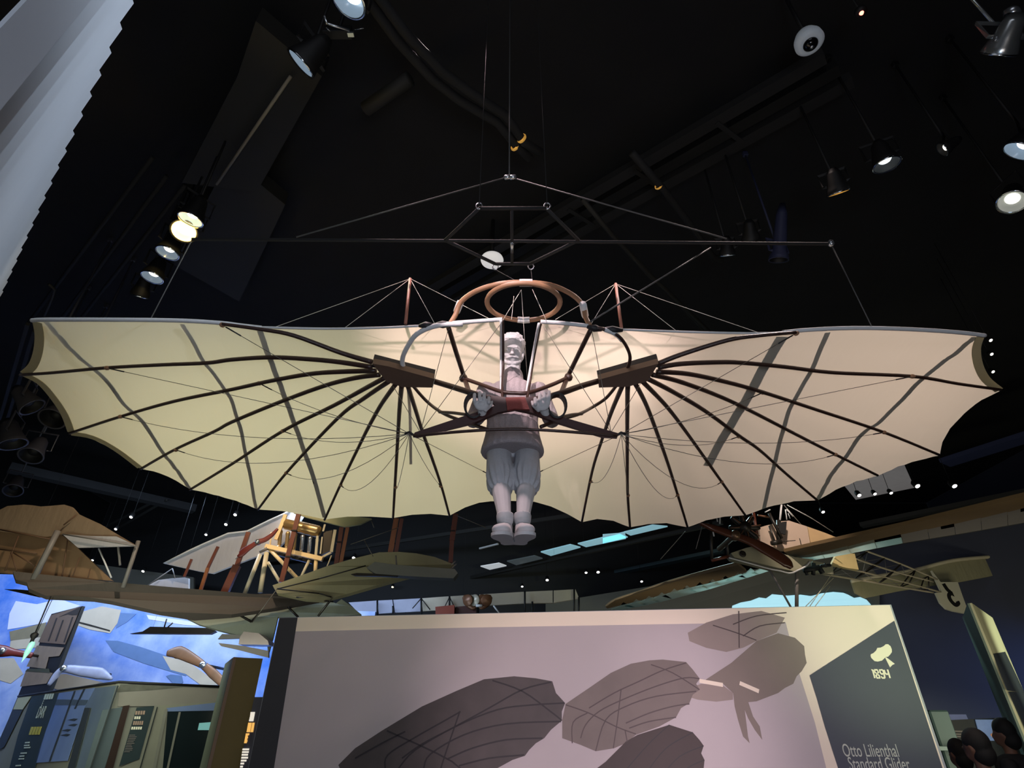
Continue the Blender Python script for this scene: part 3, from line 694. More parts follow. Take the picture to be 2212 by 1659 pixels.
for d, LL in digits.items():
    vs, fs = [], []
    for L in LL:
        v_, f_ = sweep([pl(*z6(*p), .0072) for p in L], (.0062, .0008), RECT, pn); b = len(vs); vs += v_; fs += [tuple(i + b for i in f) for f in f_]
    mk('date_digit', vs, fs, LETTER, tp)
a, b = pl(1823, 1634, .008), pl(1949, 1634, .008)
text('title_text', 'Otto Lilienthal', a, pex, (0, 0, 1), .118, LETTERG, tp, sx=.58)
text('title_text', 'Standard Glider', pl(1836, 1663, .008), pex, (0, 0, 1), .118, LETTERG, tp, sx=.58)

# ------------------------------------------------------------------ pleated exhibit wall at the upper left
PLEAT = mat('pleated_grey', sr(176, 182, 190), .55, var=.06, scale=2)
pw = thing('pleated_wall_panel', 'tall pale grey pleated partition with zigzag top edge, left of the glider', 'partition', V((-3, 2.3, 0)))
H = 3.0; n = 34; vs = []; fs = []
for i in range(n):
    t = -6 + i * .5
    for j in (0, 1):
        pass
base0 = V((-.648 * H, .437 * H, 0)); dd = V((-.735, .68, 0)).normalized(); nn = V((dd.y, -dd.x, 0)) * 1.0
if nn.dot(EYE - base0) < 0: nn = -nn
prof_ = []
for i in range(-5, 21):
    p = base0 + dd * (i * .172); prof_.append(p); prof_.append(p + dd * .11 + nn * .075)
for p, q in zip(prof_[:-1], prof_[1:]):
    up_ = V((0, 0, E + H))
    slab('pleat', [p, q, q + up_, p + up_], .012, PLEAT, pw)

# ------------------------------------------------------------------ ceiling services
def cth(name, label, cat, pts, r, m, z=None, group=None, n=10):
    P = [PZ(p[0], p[1], p[2] if len(p) > 2 else z) for p in pts]
    o = tube(name, P, r, m, None, n); return tag(o, label, cat, group)
for k, (x0, y0, lab) in enumerate((((-70), 0, 'dark ceiling duct in two sheet panels beside the tan conduit'),)):
    d0 = thing('ceiling_duct', lab, 'duct', PZ(590, 280, ZC - .5))
    sl('duct_panel', [(560,30),(700,150),(560,400),(400,380),(520,150)], .3, DUCT, d0, z=ZC - .5)
    sl('duct_panel', [(620,430),(500,330),(380,560),(520,640)], .25, DUCT, d0, z=ZC - .35)
cth('conduit', 'long straight tan conduit on the dark ceiling, above the warm yellow lamp', 'conduit', [(628,165),(468,398)], .02, CONDUIT, ZC - .75)
for k, dx in enumerate((0, 1)):
    off = 24 * dx
    o = cth('ceiling_pipe', 'dark ceiling pipe with brass ring, %s of the twin pipes running to the ceiling centre' % ('upper' if dx else 'lower'), 'pipe',
        [(780 + off * .4, -20 - off),(860 + off, 90 - off * .4),(935 + off, 172 - off * .6),(990 + off, 215 - off * .7),(1075 + off * .8, 265 - off * .6),(1120 + off * .5, 320 - off * .5),(1145 + off, 342 - off * .5)], .055, PIPE, ZC - .9)
    c = [(1113, 316), (1127, 299)][dx]; d_ = PZ(1145, 342, ZC - .9) - PZ(1075, 265, ZC - .9)
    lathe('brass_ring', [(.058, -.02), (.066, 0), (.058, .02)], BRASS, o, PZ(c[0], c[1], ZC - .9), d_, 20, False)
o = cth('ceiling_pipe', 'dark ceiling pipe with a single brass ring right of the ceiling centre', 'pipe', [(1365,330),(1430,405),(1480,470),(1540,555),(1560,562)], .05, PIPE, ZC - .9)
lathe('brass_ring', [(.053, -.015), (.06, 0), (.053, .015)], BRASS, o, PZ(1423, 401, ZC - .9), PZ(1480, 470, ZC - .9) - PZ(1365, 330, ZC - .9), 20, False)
for pts, r, lab in (([(1258,430),(1320,505),(1400,590),(1530,715)], .035, 'slim grey diagonal ceiling pipe behind the right king post'),
                    ([(1520,715),(1450,640),(1395,590)], .02, 'short grey ceiling pipe crossing behind the right stay cable')):
    cth('ceiling_pipe', lab, 'pipe', pts, r, DUCT, ZC - 1.2)
bt = thing('cable_tray', 'long black cable tray crossing the dark ceiling diagonally behind the hanging rig', 'cable tray', PZ(1300, 350, ZC - .5))
for k in range(3):
    bar('tray_rail', [PZ(930 + k * 26, 620 + k * 14, ZC - .5), PZ(1780 + k * 30, 120 + k * 26, ZC - .5)], .16, .12, BLACK if k == 1 else PIPE, bt)
for t in (.18, .45, .62, .8):
    a = PZ(930, 620, ZC - .5).lerp(PZ(1780, 120, ZC - .5), t); b = PZ(982, 648, ZC - .5).lerp(PZ(1840, 172, ZC - .5), t); bar('tray_rung', [a, b], .06, .16, PIPE, bt)
for k, (a, b, lab) in enumerate((((60,700),(330,340),'thin black ceiling rail, first from the pleated partition'), ((110,720),(360,380),'thin black ceiling rail, second from the pleated partition'), ((150,720),(400,400),'thin black ceiling rail, third from the pleated partition'),
    ((790,235),(885,170),'short stub of grey pipe above the ceiling centre left'))):
    cth('ceiling_rail', lab, 'rail', [a, b], .03 if k < 3 else .09, PIPE if k < 3 else DUCT, ZC - .6)
o = cth('bent_pipe', 'thin bent grey pipe rising near the pleated partition above the left wing tip', 'pipe', [(88,700),(112,645),(118,625),(105,614)], .02, DUCT, ZC - 1.5)

# ------------------------------------------------------------------ ceiling lamps
def lamp(px, py, z, d, aimv, lens, label, power=0, glow=None, tube_len=1.3, yoke=True, housing=None, name='spotlight', rod_=True):
    c = PZ(px, py, z); a = V(aimv).normalized(); hm = housing or BLACK
    t = thing(name, label, 'spotlight', c); r = d / 2
    lathe('housing', [(r * 1.06, .0), (r * 1.08, -.02), (r * 1.0, -.06 * 1), (r * .8, -d * .5), (r * .62, -d * tube_len * .8), (r * .3, -d * tube_len), (r * .3, -d * tube_len + .004), (r * .6, -d * tube_len * .78), (r * .78, -d * .5), (r * .96, -.01)], hm, t, c, a, 24, False)
    lathe('trim_ring', [(r * .97, .0), (r * 1.1, .004), (r * 1.1, -.012), (r * .97, -.012)], hm if lens in (LENSY, BLACK) else REFL, t, c, a, 24, False)
    lathe('reflector', [(r * .95, -.005), (r * .86, -d * .16), (r * .62, -d * .34), (r * .3, -d * .42), (0, -d * .42)], glow or LENSC, t, c, a, 24, False)
    lathe('lens', [(r * .52, -d * .30), (r * .40, -d * .22), (r * .1, -d * .18)], lens, t, c, a, 16, True)
    if yoke:
        s = a.cross(V((0, 0, 1))); s = s.normalized() if s.length > .01 else V((1, 0, 0)); b = c - a * d * .5; u = V((0, 0, 1))
        bar('yoke', [b + s * r * .9, b + s * r * 1.25, b + s * r * 1.25 + u * d * .9, b - s * r * 1.25 + u * d * .9, b - s * r * 1.25, b - s * r * .9], .012, .03, hm, t, up=a)
        tube('stem', [b + u * d * .9, V((b.x, b.y, ZC + .01))], .014, hm, t, 8)
        box('clamp', V((b.x, b.y, ZC - .04)), (.07, .05, .08), hm, t)
    return t
pl_ = bpy.data.lights.new('warm_lamp_glow', 'POINT'); pl_.energy = 26; pl_.color = (1, .72, .25); pl_.shadow_soft_size = .06
plo = bpy.data.objects.new('warm_lamp_glow', pl_); COL.objects.link(plo); plo.location = PZ(399, 502, 6.42)
def to(px, py, z, tx, ty, tz): return V((tx, ty, tz)) - PZ(px, py, z)
ZL = 6.6
lamp(752, 4, ZL, .28, (-.35, .15, -1), LENSW, 'large cool spotlight cut by the top edge of the picture, upper left')
lamp(649, 138, ZL, .27, (-.8, .35, -.8), LENSW, 'cool spotlight with bright crescent lens above the tan conduit')
lamp(411, 475, ZL, .27, (-.2, .15, -1), LENSW, 'cool blue spotlight touching the warm yellow lamp, topmost of the left row')
lamp(397, 500, ZL, .28, (.2, -.3, -1), LENSY, 'glaring warm yellow spotlight in the left lamp row', glow=mat('reflector_gold', sr(255, 200, 90), .3, emit=(1, .62, .18, 1), es=2.2, var=0))
lamp(361, 547, ZL, .26, (-.1, .05, -1), LENSD, 'silver spotlight just below the warm yellow lamp')
lamp(328, 600, ZL, .26, (-.1, .05, -1), LENSD, 'silver spotlight second below the warm yellow lamp')
lamp(302, 638, ZL, .22, (-.5, .75, -.9), LENSD, 'edge-on spotlight lowest in the left lamp row above the wing')
lamp(1916, 357, ZL, .25, (.1, .2, -1), LENSW, 'bright round spotlight with dark rim at the upper right', glow=BLACK)
lamp(1812, 418, ZL, .22, (.35, .7, -1), LENSD, 'dim spotlight with thin golden rim near the bright round spotlight', glow=BRASS)
lamp(1571, 553, ZL, .19, (.1, .8, -1), LENSD, 'black can spotlight with lit lower rim at the right end of the stay cable')
lamp(1622, 520, ZL, .2, (.3, 1.0, -.9), BLACK, 'unlit black can spotlight beside the rig cross bar', glow=BLACK)
lamp(1682, 562, ZL, .22, (-.12, .5, -1), BLACK, 'unlit long dark blue projector spotlight hanging right of the rig', glow=BLACK, tube_len=3.4, housing=mat('navy_metal', sr(52, 56, 84), .5))
lamp(2202, 328, ZL, .30, (-.7, .75, -.8), LENSW, 'large spotlight cut by the right edge of the picture')
lamp(2187, 437, ZL, .27, (-.55, -.1, -1), LENSD, 'round silver spotlight below the lamp cut by the right edge', glow=mat('reflector_grey', sr(120, 125, 120), .3, emit=(.5, .52, .48, 1), es=.22, var=0))
lamp(2034, 324, ZL + .4, .16, (-1, .6, -.4), LENSD, 'small dim spotlight turned away at the upper right', glow=BLACK)
lp = lamp(2156, 118, ZL, .26, (-.05, 1.7, -.7), LENSP, 'spotlight with pink lens and chrome barrel in the upper right corner', tube_len=1.2, housing=mat('chrome_barrel', sr(190, 195, 195), .25, .85))
tb = bar('barrel_fin', [PZ(2163, 92, ZL + .05), PZ(2186, 36, ZL + .3)], .05, .02, STEEL, lp); tube('barrel_fin', [PZ(2150, 88, ZL), PZ(2178, 30, ZL + .3)], .014, STEEL, lp); tube('lamp_arm', [PZ(2180, 100, ZL), PZ(2196, 74, ZL + .1), PZ(2205, 80, ZL + .1)], .01, STEEL, lp)
lathe('barrel_collar', [(.05, -.03), (.07, 0), (.05, .03)], STEEL, lp, PZ(2186, 28, ZL + .3), (.4, -.6, .8), 20, False)
# clamp between the two upper left lamps
cl = thing('lamp_clamp', 'shiny steel lamp clamp between the two large upper left spotlights', 'clamp', PZ(735, 65, ZL + .3))
tube('clamp_jaw', [PZ(700,34,ZL+.3), PZ(706,50,ZL+.3), PZ(716,54,ZL+.3), PZ(755,66,ZL+.3)], .012, STEEL, cl); tube('clamp_bolt', [PZ(704,60,ZL+.3), PZ(714,68,ZL+.3)], .006, STEEL, cl)
box('clamp_block', PZ(758,74,ZL+.3), (.06, .04, .03), STEEL, cl); tube('clamp_lever', [PZ(766,64,ZL+.3), PZ(786,61,ZL+.3)], .004, STEEL, cl)
box('clamp_body', PZ(730,70,ZL+.36), (.26, .08, .1), BLACK, cl); tube('clamp_hanger', [PZ(730,70,ZL+.36), V((PZ(730,70,ZL+.36).x, PZ(730,70,ZL+.36).y, ZC))], .015, BLACK, cl)
# camera dome, round ceiling sensor, small lamps
cd = thing('security_camera', 'white round ceiling camera with black dome at the upper right', 'camera', PZ(1750, 94, ZC - 1.2))
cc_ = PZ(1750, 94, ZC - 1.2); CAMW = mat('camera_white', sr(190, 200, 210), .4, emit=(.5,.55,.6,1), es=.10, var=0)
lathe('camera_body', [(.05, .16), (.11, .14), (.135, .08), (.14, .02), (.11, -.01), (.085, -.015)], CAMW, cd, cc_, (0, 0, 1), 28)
lathe('camera_dome', [(.075, .0), (.07, -.03), (.04, -.06), (.0, -.07)], mat('black_glass', sr(12, 12, 14), .1, var=0), cd, cc_, (0, 0, 1), 24)
lathe('camera_lens', [(.02, -.072), (.018, -.078), (0, -.08)], STEEL, cd, cc_, (0, 0, 1), 12)
tube('camera_stem', [cc_ + V((0, 0, .15)), V((cc_.x, cc_.y, ZC))], .02, BLACK, cd)
rs = thing('round_sensor', 'white disc seen through the hexagon frame of the rig', 'sensor', PZ(1063, 562, ZC - .9))
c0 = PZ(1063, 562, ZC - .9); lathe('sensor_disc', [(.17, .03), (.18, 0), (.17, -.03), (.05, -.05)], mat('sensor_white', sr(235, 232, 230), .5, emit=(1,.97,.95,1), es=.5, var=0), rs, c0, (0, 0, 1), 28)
tube('sensor_stem', [c0, V((c0.x, c0.y, ZC))], .03, BLACK, rs)
rd = thing('red_indicator', 'small red indicator lamp near the top edge, right of the white camera', 'indicator', PZ(1861, 28, ZC - 1))
c0 = PZ(1861, 28, ZC - 1); lathe('indicator_body', [(.03, .08), (.055, .05), (.055, 0)], BLACK, rd, c0, (0, 0, 1), 16); lathe('indicator_light', [(.022, 0), (.014, -.018), (0, -.024)], mat('red_light', sr(255, 90, 70), .4, emit=(1, .2, .14, 1), es=5, var=0), rd, c0, (0, 0, 1), 12); tube('indicator_stem', [c0 + V((0, 0, .07)), V((c0.x, c0.y, ZC))], .01, BLACK, rd)

def small(px, py, z, d, label, lens=LENSD, av=(0, -.6, -1), group=None):
    c = PZ(px, py, z); a = V(av).normalized(); t = thing('track_lamp', label, 'lamp', c, group); r = d / 2
    lathe('lamp_head', [(r * 1.05, .0), (r * 1.15, -.03), (r * 1.1, -d * 1.1), (r * .5, -d * 1.5)], BLACK, t, c, a, 14)
    lathe('lamp_glass', [(r * .85, .004), (r * .6, .012), (0, .015)], lens, t, c, a, 14)
    tube('lamp_stem', [c - a * d, V(((c - a * d).x, (c - a * d).y, ZC + .01))], .005, BLACK, t, 6)
LENSF = mat('lens_far', sr(255, 250, 240), .3, emit=(1, .96, .9, 1), es=6, var=0)
far = [(848,1268,'yellowish lamp left of the row over the far biplane'),(942,1280,'small lamp over the left part of the far biplane'),(1100,1274,'lamp left in the trio above the far propellers'),(1128,1267,'twin lamp next to the trio above the far propellers'),
 (1182,1253,'single bright lamp below the cyan skylight'),(1266,1237,'left of two close lamps at the end of the dark beam'),(1292,1236,'right of two close lamps at the end of the dark beam'),(764,1205,'small lamp between the red struts left of the pilot'),
 (1386,1256,'small bluish lamp above the monoplane wing tip'),(1778,1106,'bright lamp just under the right wing trailing edge'),(283,1117,'oval pale lamp above the white strut wires at left'),(200,1210,'small lamp under the tan canvas wing at left'),(309,1234,'pair of lamp faces near the white strut at left'),
 (2062,1050,'bright square lamp in the dark beyond the right wing tip'),(1856,1070,'bright lamp at the left corner of the grey banner'),(1890,1067,'lamp under the middle of the grey banner'),(1925,1065,'ring shaped lamp under the grey banner'),(1982,1050,'lamp at the right corner of the grey banner'),
 (250,1143,'tiny lamp beside the white canvas corner at left'),(445,1155,'lamp head facing sideways above the white biplane wing'),(488,1133,'narrow glinting lamp above the white biplane wing'),(508,1112,'upper glinting lamp above the white biplane wing')]
for (x, y, lab) in far:
    small(x, y, 5.6, .075 + .04 * ((x * 7) % 5) / 5, lab, LENSF if x != 848 else mat('lens_amber', sr(255,230,150), .3, emit=(1,.85,.45,1), es=6, var=0))
for k, (x, y) in enumerate(((2140,735),(2142,765),(2145,803))): small(x, y, ZL, .06, 'small lamp in the column beside the right wing tip, %s' % ('top', 'middle', 'bottom')[k], LENSD)
# dark lamp cluster at the left edge behind the wing
DARKGREY = mat('grey_lamp_metal', sr(70, 70, 78), .5, var=.2)
for (x, y, d, av, lab) in ((112,905,.34,(.1,-.5,-1),'unlit grey can spotlight under the left wing tip, upper one'),(66,985,.34,(.2,-.4,-1),'unlit grey can spotlight at the left edge, middle of the cluster'),(28,960,.36,(.5,.2,-1),'unlit grey can spotlight at the left edge, pale one'),(28,1060,.3,(.4,-.4,-1),'unlit grey can spotlight at the left edge, lowest of the cluster'),(70,880,.3,(.8,.4,-.8),'unlit brown can spotlight behind the left wing tip')):
    lamp(x, y, 5.4, d, av, BLACK, lab, housing=DARKGREY, glow=BLACK)

# ------------------------------------------------------------------ skylight strip and beams beyond the glider
SKYP = mat('skylight_cyan', sr(170, 225, 240), .4, emit=(.42, .78, .95, 1), es=.36, var=.3, scale=1.6)
SKYW = mat('skylight_white', sr(200, 205, 210), .4, emit=(.7, .75, .8, 1), es=.5, var=.2, scale=2)
SKYD = mat('skylight_dim', sr(60, 70, 75), .4, emit=(.4, .5, .55, 1), es=.08, var=.2, scale=2)
sk = thing('clerestory_window', 'slanting strip of cyan lit window panes high behind the pilot', 'window', PZ(1220, 1195, 6.0)); sk['kind'] = 'structure'
for (pp, m) in (([(1038,1223),(1078,1216),(1094,1222),(1058,1230)], SKYW),([(1095,1212),(1155,1200),(1172,1206),(1115,1220)], SKYD),([(1168,1192),(1232,1176),(1254,1182),(1190,1200)], SKYP),([(1248,1174),(1350,1149),(1352,1163),(1266,1181)], SKYP),
                ([(1348,1149),(1410,1134),(1442,1137),(1362,1156)], SKYP),([(1302,1155),(1340,1152),(1356,1160),(1302,1173)], SKYP)):
    sl('window_pane', pp, .03, m, sk, z=6.0)
def beam(name, label, a, b, z, w_, h_, m=PIPE):
    o = bar(name, [PZ(a[0], a[1], z), PZ(b[0], b[1], z)], w_, h_, m); return tag(o, label, 'beam')
beam('ceiling_beam', 'long dark beam edge running below the cyan window panes', (1010,1250), (1560,1128), 6.0, .12, .1, DUCT)
beam('ceiling_beam', 'dark beam with faint blue light behind the far lamps', (1180,1268), (1560,1190), 6.2, .35, .1, mat('blue_beam', sr(64, 84, 92), .6))
beam('ceiling_beam', 'thin grey beam crossing behind the plaster pilot shoes', (560,1215), (1320,1100), 6.4, .06, .1, DUCT)
beam('ceiling_beam', 'thin white lit rail edge left of the plaster pilot shoes', (1036,1185), (1076,1175), 6.0, .05, .04, WHITE_WRAP)
beam('ceiling_beam', 'dark ceiling beam under the left wing behind the ribs', (20,1010), (420,1100), 7.0, .3, .2, PIPE)
beam('ceiling_beam', 'long dark ceiling beam above the brown monoplane wing', (1860,1135), (2230,1060), 6.0, .25, .1, PIPE)
beam('ceiling_beam', 'faint navy ceiling beam beyond the right wing tip', (2040,1000), (2230,940), 7.0, .5, .1, mat('navy_beam', sr(40, 48, 84), .7))
for k, (a, b) in enumerate((((225,1140),(330,1085)),((240,1150),(360,1080)),((0,905),(60,700)),((12,920),(75,715)))):
    beam('ceiling_rail', ('slim grey rail pair below the left wing, upper', 'slim grey rail pair below the left wing, lower', 'slim dark rail at the left edge beside the wing tip, outer', 'slim dark rail at the left edge beside the wing tip, inner')[k], a, b, 7.0, .05, .05, DUCT)
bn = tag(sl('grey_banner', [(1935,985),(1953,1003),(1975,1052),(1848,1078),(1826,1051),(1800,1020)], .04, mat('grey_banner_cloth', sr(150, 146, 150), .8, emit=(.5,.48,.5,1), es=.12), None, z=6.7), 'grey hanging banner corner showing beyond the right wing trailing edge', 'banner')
for x_, y_ in ((1940,990),(1806,1022)):
    p_ = PZ(x_, y_, 6.7); tube('hanger_wire', [p_, V((p_.x, p_.y, ZC))], .003, BLACK, bn, 5)

# ------------------------------------------------------------------ far walls and murals
MURAL = bpy.data.materials.new('sky_mural'); MURAL.use_nodes = True
nt = MURAL.node_tree; N = nt.nodes; L = nt.links; tc = N.new('ShaderNodeTexCoord'); nz = N.new('ShaderNodeTexNoise'); nz.inputs['Scale'].default_value = .55; nz.inputs['Detail'].default_value = 8; nz.inputs['Roughness'].default_value = .62
rmp = N.new('ShaderNodeValToRGB'); rmp.color_ramp.elements[0].position = .38; rmp.color_ramp.elements[0].color = sr(58, 108, 200); rmp.color_ramp.elements[1].position = .68; rmp.color_ramp.elements[1].color = sr(176, 190, 226)
L.new(tc.outputs['Object'], nz.inputs['Vector']); L.new(nz.outputs[0], rmp.inputs[0]); L.new(rmp.outputs[0], N['Principled BSDF'].inputs['Base Color']); N['Principled BSDF'].inputs['Roughness'].default_value = .7
mw = tag(slab('sky_mural_wall', [V((x, 13.06, z)) for x, z in ((-15, 0), (-3, 0), (-3, 3.72), (-7.5, 3.85), (-10.4, 4.0), (-11.0, 4.5), (-15, 4.6))], .12, MURAL, n=(0, -1, 0)), 'blue cloudy sky mural wall behind the aircraft at the lower left', 'mural')
gw = struct(slab('wall_far', [PY(150,1212,18), PY(420,1248,18), PY(420,1420,18), PY(150,1420,18)], .1, GREYWALL))
gw2 = struct(slab('wall_far', [PY(x, y, 24.9 - .00542 * x) for x, y in ((1180,1304),(1330,1280),(1600,1236),(1900,1188),(1900,1400),(1180,1400))], .1, GREYWALL))
nv = struct(slab('wall_right_navy', [V((7.6, 16.5, 0)), V((14.5, 9.0, 0)), V((14.5, 9.0, 5.6)), V((7.6, 16.5, 5.6))], .1, NAVY))
CLOUD = mat('lit_cloud_print', sr(170, 225, 240), .5, emit=(.45, .80, .95, 1), es=.75, var=.3, scale=1.5)  # lit mural clouds, their brightness put in as emission
tag(sl('cloud_picture', [(x_, y_, 24.7 - .00542 * x_) for x_, y_ in ((1578,1340),(1582,1309),(1600,1302),(1622,1298),(1640,1291),(1655,1293),(1668,1284),(1700,1287),(1730,1285),(1752,1288),(1775,1282),(1800,1279),(1822,1281),(1832,1285),(1845,1292),(1858,1290),(1872,1296),(1881,1306),(1884,1340))], .03, CLOUD, None), 'bright cyan cloud picture just above the top edge of the title panel', 'picture')

# ------------------------------------------------------------------ brown and cream aircraft at the left
TAN = fabric('tan_canvas', (.40, .30, .20, 1), .45, (.5, .34, .18, 1)); GREYBR = fabric('brown_grey_canvas', (.125, .105, .09, 1), .2)
OLIVE = fabric('olive_canvas', (.46, .43, .27, 1), .35, (.5, .46, .25, 1)); PALEC = fabric('pale_canvas', (.62, .60, .60, 1), .35); SAGE = fabric('sage_canvas', (.42, .44, .34, 1), .35)
REDW = mat('red_brown_wood', sr(106, 56, 40), .4, var=.3, scale=5); ORNW = mat('orange_wood', sr(146, 88, 52), .4, var=.2, scale=5)
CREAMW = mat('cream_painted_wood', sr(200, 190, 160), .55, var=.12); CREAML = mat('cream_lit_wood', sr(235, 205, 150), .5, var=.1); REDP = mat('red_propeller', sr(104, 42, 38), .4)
GREYM = mat('grey_strut', sr(120, 115, 110), .5); BRASSY = mat('brass_tank', sr(190, 160, 110), .3, .7, var=.15); DKG = mat('engine_dark', sr(40, 36, 32), .4, .3)
def z1(x, y): return x / 5.53, 1060 + y / 5.53
def za(x, y): return 350 + x / 4.148, 1080 + y / 4.148
def zb(x, y): return 750 + x / 3.687, 1100 + y / 3.687
def zc(x, y): return 200 + x / 4.62, 1300 + y / 4.62
def zd(x, y): return x / 4.377, 1280 + y / 4.377
def stick(name, a, b, Y0, Y1, r, m, parent, flat=False):
    P = [PY(a[0], a[1], Y0), PY(b[0], b[1], Y1)]
    return bar(name, P, r * 2, r * 2, m, parent, up=(.2, -1, 0)) if flat else tube(name, P, r, m, parent, 8)
TY = 8.6; TANRIB = mat('tan_rib', sr(92, 66, 46), .7)
tf = thing('canvas_flyer', 'tan canvas aircraft with lobed edge and long brown lower wing at the left edge', 'aircraft', PY(150, 1200, TY))
sl('upper_canvas', [z1(*p) + (TY,) for p in ((-60,280),(0,240),(100,190),(300,172),(400,180),(500,195),(640,185),(780,172),(870,200),(940,280),(1200,400),(1400,520),(1640,660),(1100,600),(760,520),(560,560),(-60,480))], .05, GREYBR and TAN, tf)
sl('side_canvas', [z1(*p) + (TY + .1,) for p in ((-60,470),(560,560),(760,540),(940,690),(1350,1080),(800,1050),(450,1020),(-60,980))], .04, mat('tan_side', sr(128, 100, 72), .8, var=.12), tf)
sl('underside_canvas', [z1(*p) + (TY - .06,) for p in ((750,520),(1100,545),(1400,550),(1640,662),(935,682))], .03, PALEC, tf)
for a, b, r, m, y in (((690,480),(400,1060),.042,GREYM,-.15),((1180,690),(1330,1040),.012,WHITE_WRAP,0),((1400,550),(1435,890),.016,GREYM,0),((1655,600),(1470,1160),.03,GREYM,0),((830,450),(740,1040),.01,TANRIB,0),
        ((0,465),(600,580),.010,TANRIB,-.05),((0,700),(440,750),.010,TANRIB,-.05),((220,540),(60,960),.010,TANRIB,-.05),((130,740),(200,960),.009,TANRIB,-.05),((160,740),(420,900),.009,TANRIB,-.05),((910,290),(760,410),.010,TANRIB,-.1),((750,520),(1620,660),.010,GREYM,-.12),((950,800),(870,1020),.008,TANRIB,0),((1080,930),(1050,1040),.008,TANRIB,0)):
    stick('strut', z1(*a), z1(*b), TY + y, TY + y, r, m, tf)
lw = (sl('lower_wing', [(28,1238,8.4),(75,1246,8.5),(170,1253,8.6),(250,1262,8.7),(330,1281,9.0),(420,1285,9.2),(520,1288,9.4),(600,1286,9.6),(700,1284,9.9),(690,1299,9.8),(600,1316,9.4),(500,1331,9.1),(420,1337,9.0),(345,1325,8.8),(240,1302,8.6),(190,1294,8.5),(130,1290,8.4),(100,1291,8.4),(85,1285,8.4),(62,1275,8.4),(58,1262,8.4),(34,1256,8.4)], .07, GREYBR, tf))
(sl('slim_fin', [z1(*p) for p in ((60,1180),(200,1180),(400,1195),(560,1260),(470,1275),(300,1235))], .03, DKG, tf, Y=8.9))
# the white biplane with its engine
BYY = 9.9
bp = thing('pusher_biplane', 'white winged biplane with brass engine, cream legs and olive lower wing', 'aircraft', PY(620, 1200, BYY))
sl('upper_wing', [za(*p) for p in ((20,570),(250,460),(380,400),(600,305),(770,285),(960,190),(1160,100),(1290,110),(1180,300),(1050,430),(850,510),(640,590),(460,662),(330,640))], .06, PALEC, bp, Y=BYY + .3)
sl('upper_wing_edge', [za(*p) for p in ((20,570),(250,452),(380,392),(600,298),(770,278),(960,184),(1160,94),(1160,104),(960,196),(770,290),(600,310),(380,405),(250,466))], .08, WHITE_WRAP, bp, Y=BYY + .25)
sl('wing_tip_canvas', [za(*p) for p in ((1180,120),(1400,140),(1700,150),(1880,170),(1780,220),(1640,244),(1500,210),(1300,160))], .06, OLIVE, bp, Y=BYY + .1)
lathe('fuel_tank', [(0,0),(.07,.01),(.10,.05),(.105,.66),(.08,.71),(0,.72)], BRASSY, bp, PY(613,1130,BYY), PY(702,1152,BYY) - PY(613,1130,BYY), 24, False)
for i in range(6):
    t = i / 5; a = (606 + 80 * t, 1147 + 19 * t)
    lathe('cylinder', [(.030,0),(.034,.02),(.034,.22),(.040,.23),(.040,.27),(.02,.29)], BRASSY if i < 3 else STEEL, bp, PY(a[0] - 3, a[1] + 32, BYY), PY(a[0], a[1], BYY) - PY(a[0] - 3, a[1] + 32, BYY), 14)
    lathe('crank_housing', [(0,-.03),(.03,-.02),(.035,0),(.03,.02),(0,.03)], BRASSY, bp, PY(a[0] - 4, a[1] + 35, BYY - .03), (0, 1, 0), 12, False)
stick('engine_bearer', (574,1180), (697,1208), BYY - .08, BYY - .08, .035, CREAML, bp, True); stick('crank_case', (590,1193), (676,1214), BYY + .1, BYY + .1, .035, DKG, bp, True)
stick('engine_frame', (586,1150), (583,1182), BYY - .05, BYY - .05, .014, CREAML, bp); stick('engine_frame', (617,1112), (596,1166), BYY - .06, BYY - .06, .03, CREAML, bp, True)
sl('radiator', [(700,1150),(719,1146),(714,1190),(694,1200)], .05, DKG, bp, Y=BYY)
for a, b, r in (((724,1145),(716,1193),.026),((716,1193),(697,1203),.018),((702,1133),(698,1148),.016),((686,1158),(682,1200),.02),((696,1160),(692,1196),.012)): stick('radiator_frame', a, b, BYY - .04, BYY - .04, r, CREAMW, bp, True)
for a, b, r, m in (((562,1198),(528,1284),.036,CREAMW),((576,1194),(562,1280),.042,CREAMW),((579,1183),(643,1250),.03,CREAML),((579,1215),(606,1260),.026,CREAMW),((668,1210),(649,1250),.026,CREAMW),((683,1205),(681,1240),.034,CREAML),((562,1192),(578,1184),.03,GREYM),((716,1200),(705,1228),.012,CREAMW)):
    stick('leg', a, b, BYY - .05, BYY - .1, r, m, bp)
for a, b, r, m in (((646,1108),(608,1258),.038,REDW),((537,1150),(512,1222),.034,REDW),((512,1222),(485,1282),.056,REDW),((471,1181),(449,1227),.022,REDW),((449,1227),(431,1282),.024,ORNW),((414,1208),(398,1246),.018,REDW),((738,1140),(725,1228),.036,REDW),((751,1140),(735,1224),.03,ORNW),
        ((856,1121),(843,1196),.044,ORNW),((868,1121),(855,1196),.032,REDW),((984,1111),(976,1168),.044,REDW),((976,1168),(973,1216),.036,REDW)):
    o = stick('interplane_strut', a, b, BYY - .3, BYY - .3, r, m, bp, True)
for p in ((636,1147),(624,1203),(732,1172),(978,1148)): box('strut_band', PY(p[0], p[1], BYY - .31), (.09, .09, .02), BLACK, bp)
hubp = PY(557, 1171, BYY - .5)
pp_ = cr([PY(514,1203,BYY-.5), PY(528,1190,BYY-.5), PY(543,1180,BYY-.5), hubp, PY(572,1166,BYY-.5), PY(588,1155,BYY-.5), PY(600,1142,BYY-.5)], 3)
wid = [.5, .8, 1, 1, .9, .8, .75, .7, .72, .8, .72, .7, .7, .72, .65, .6, .5, .4, .3]
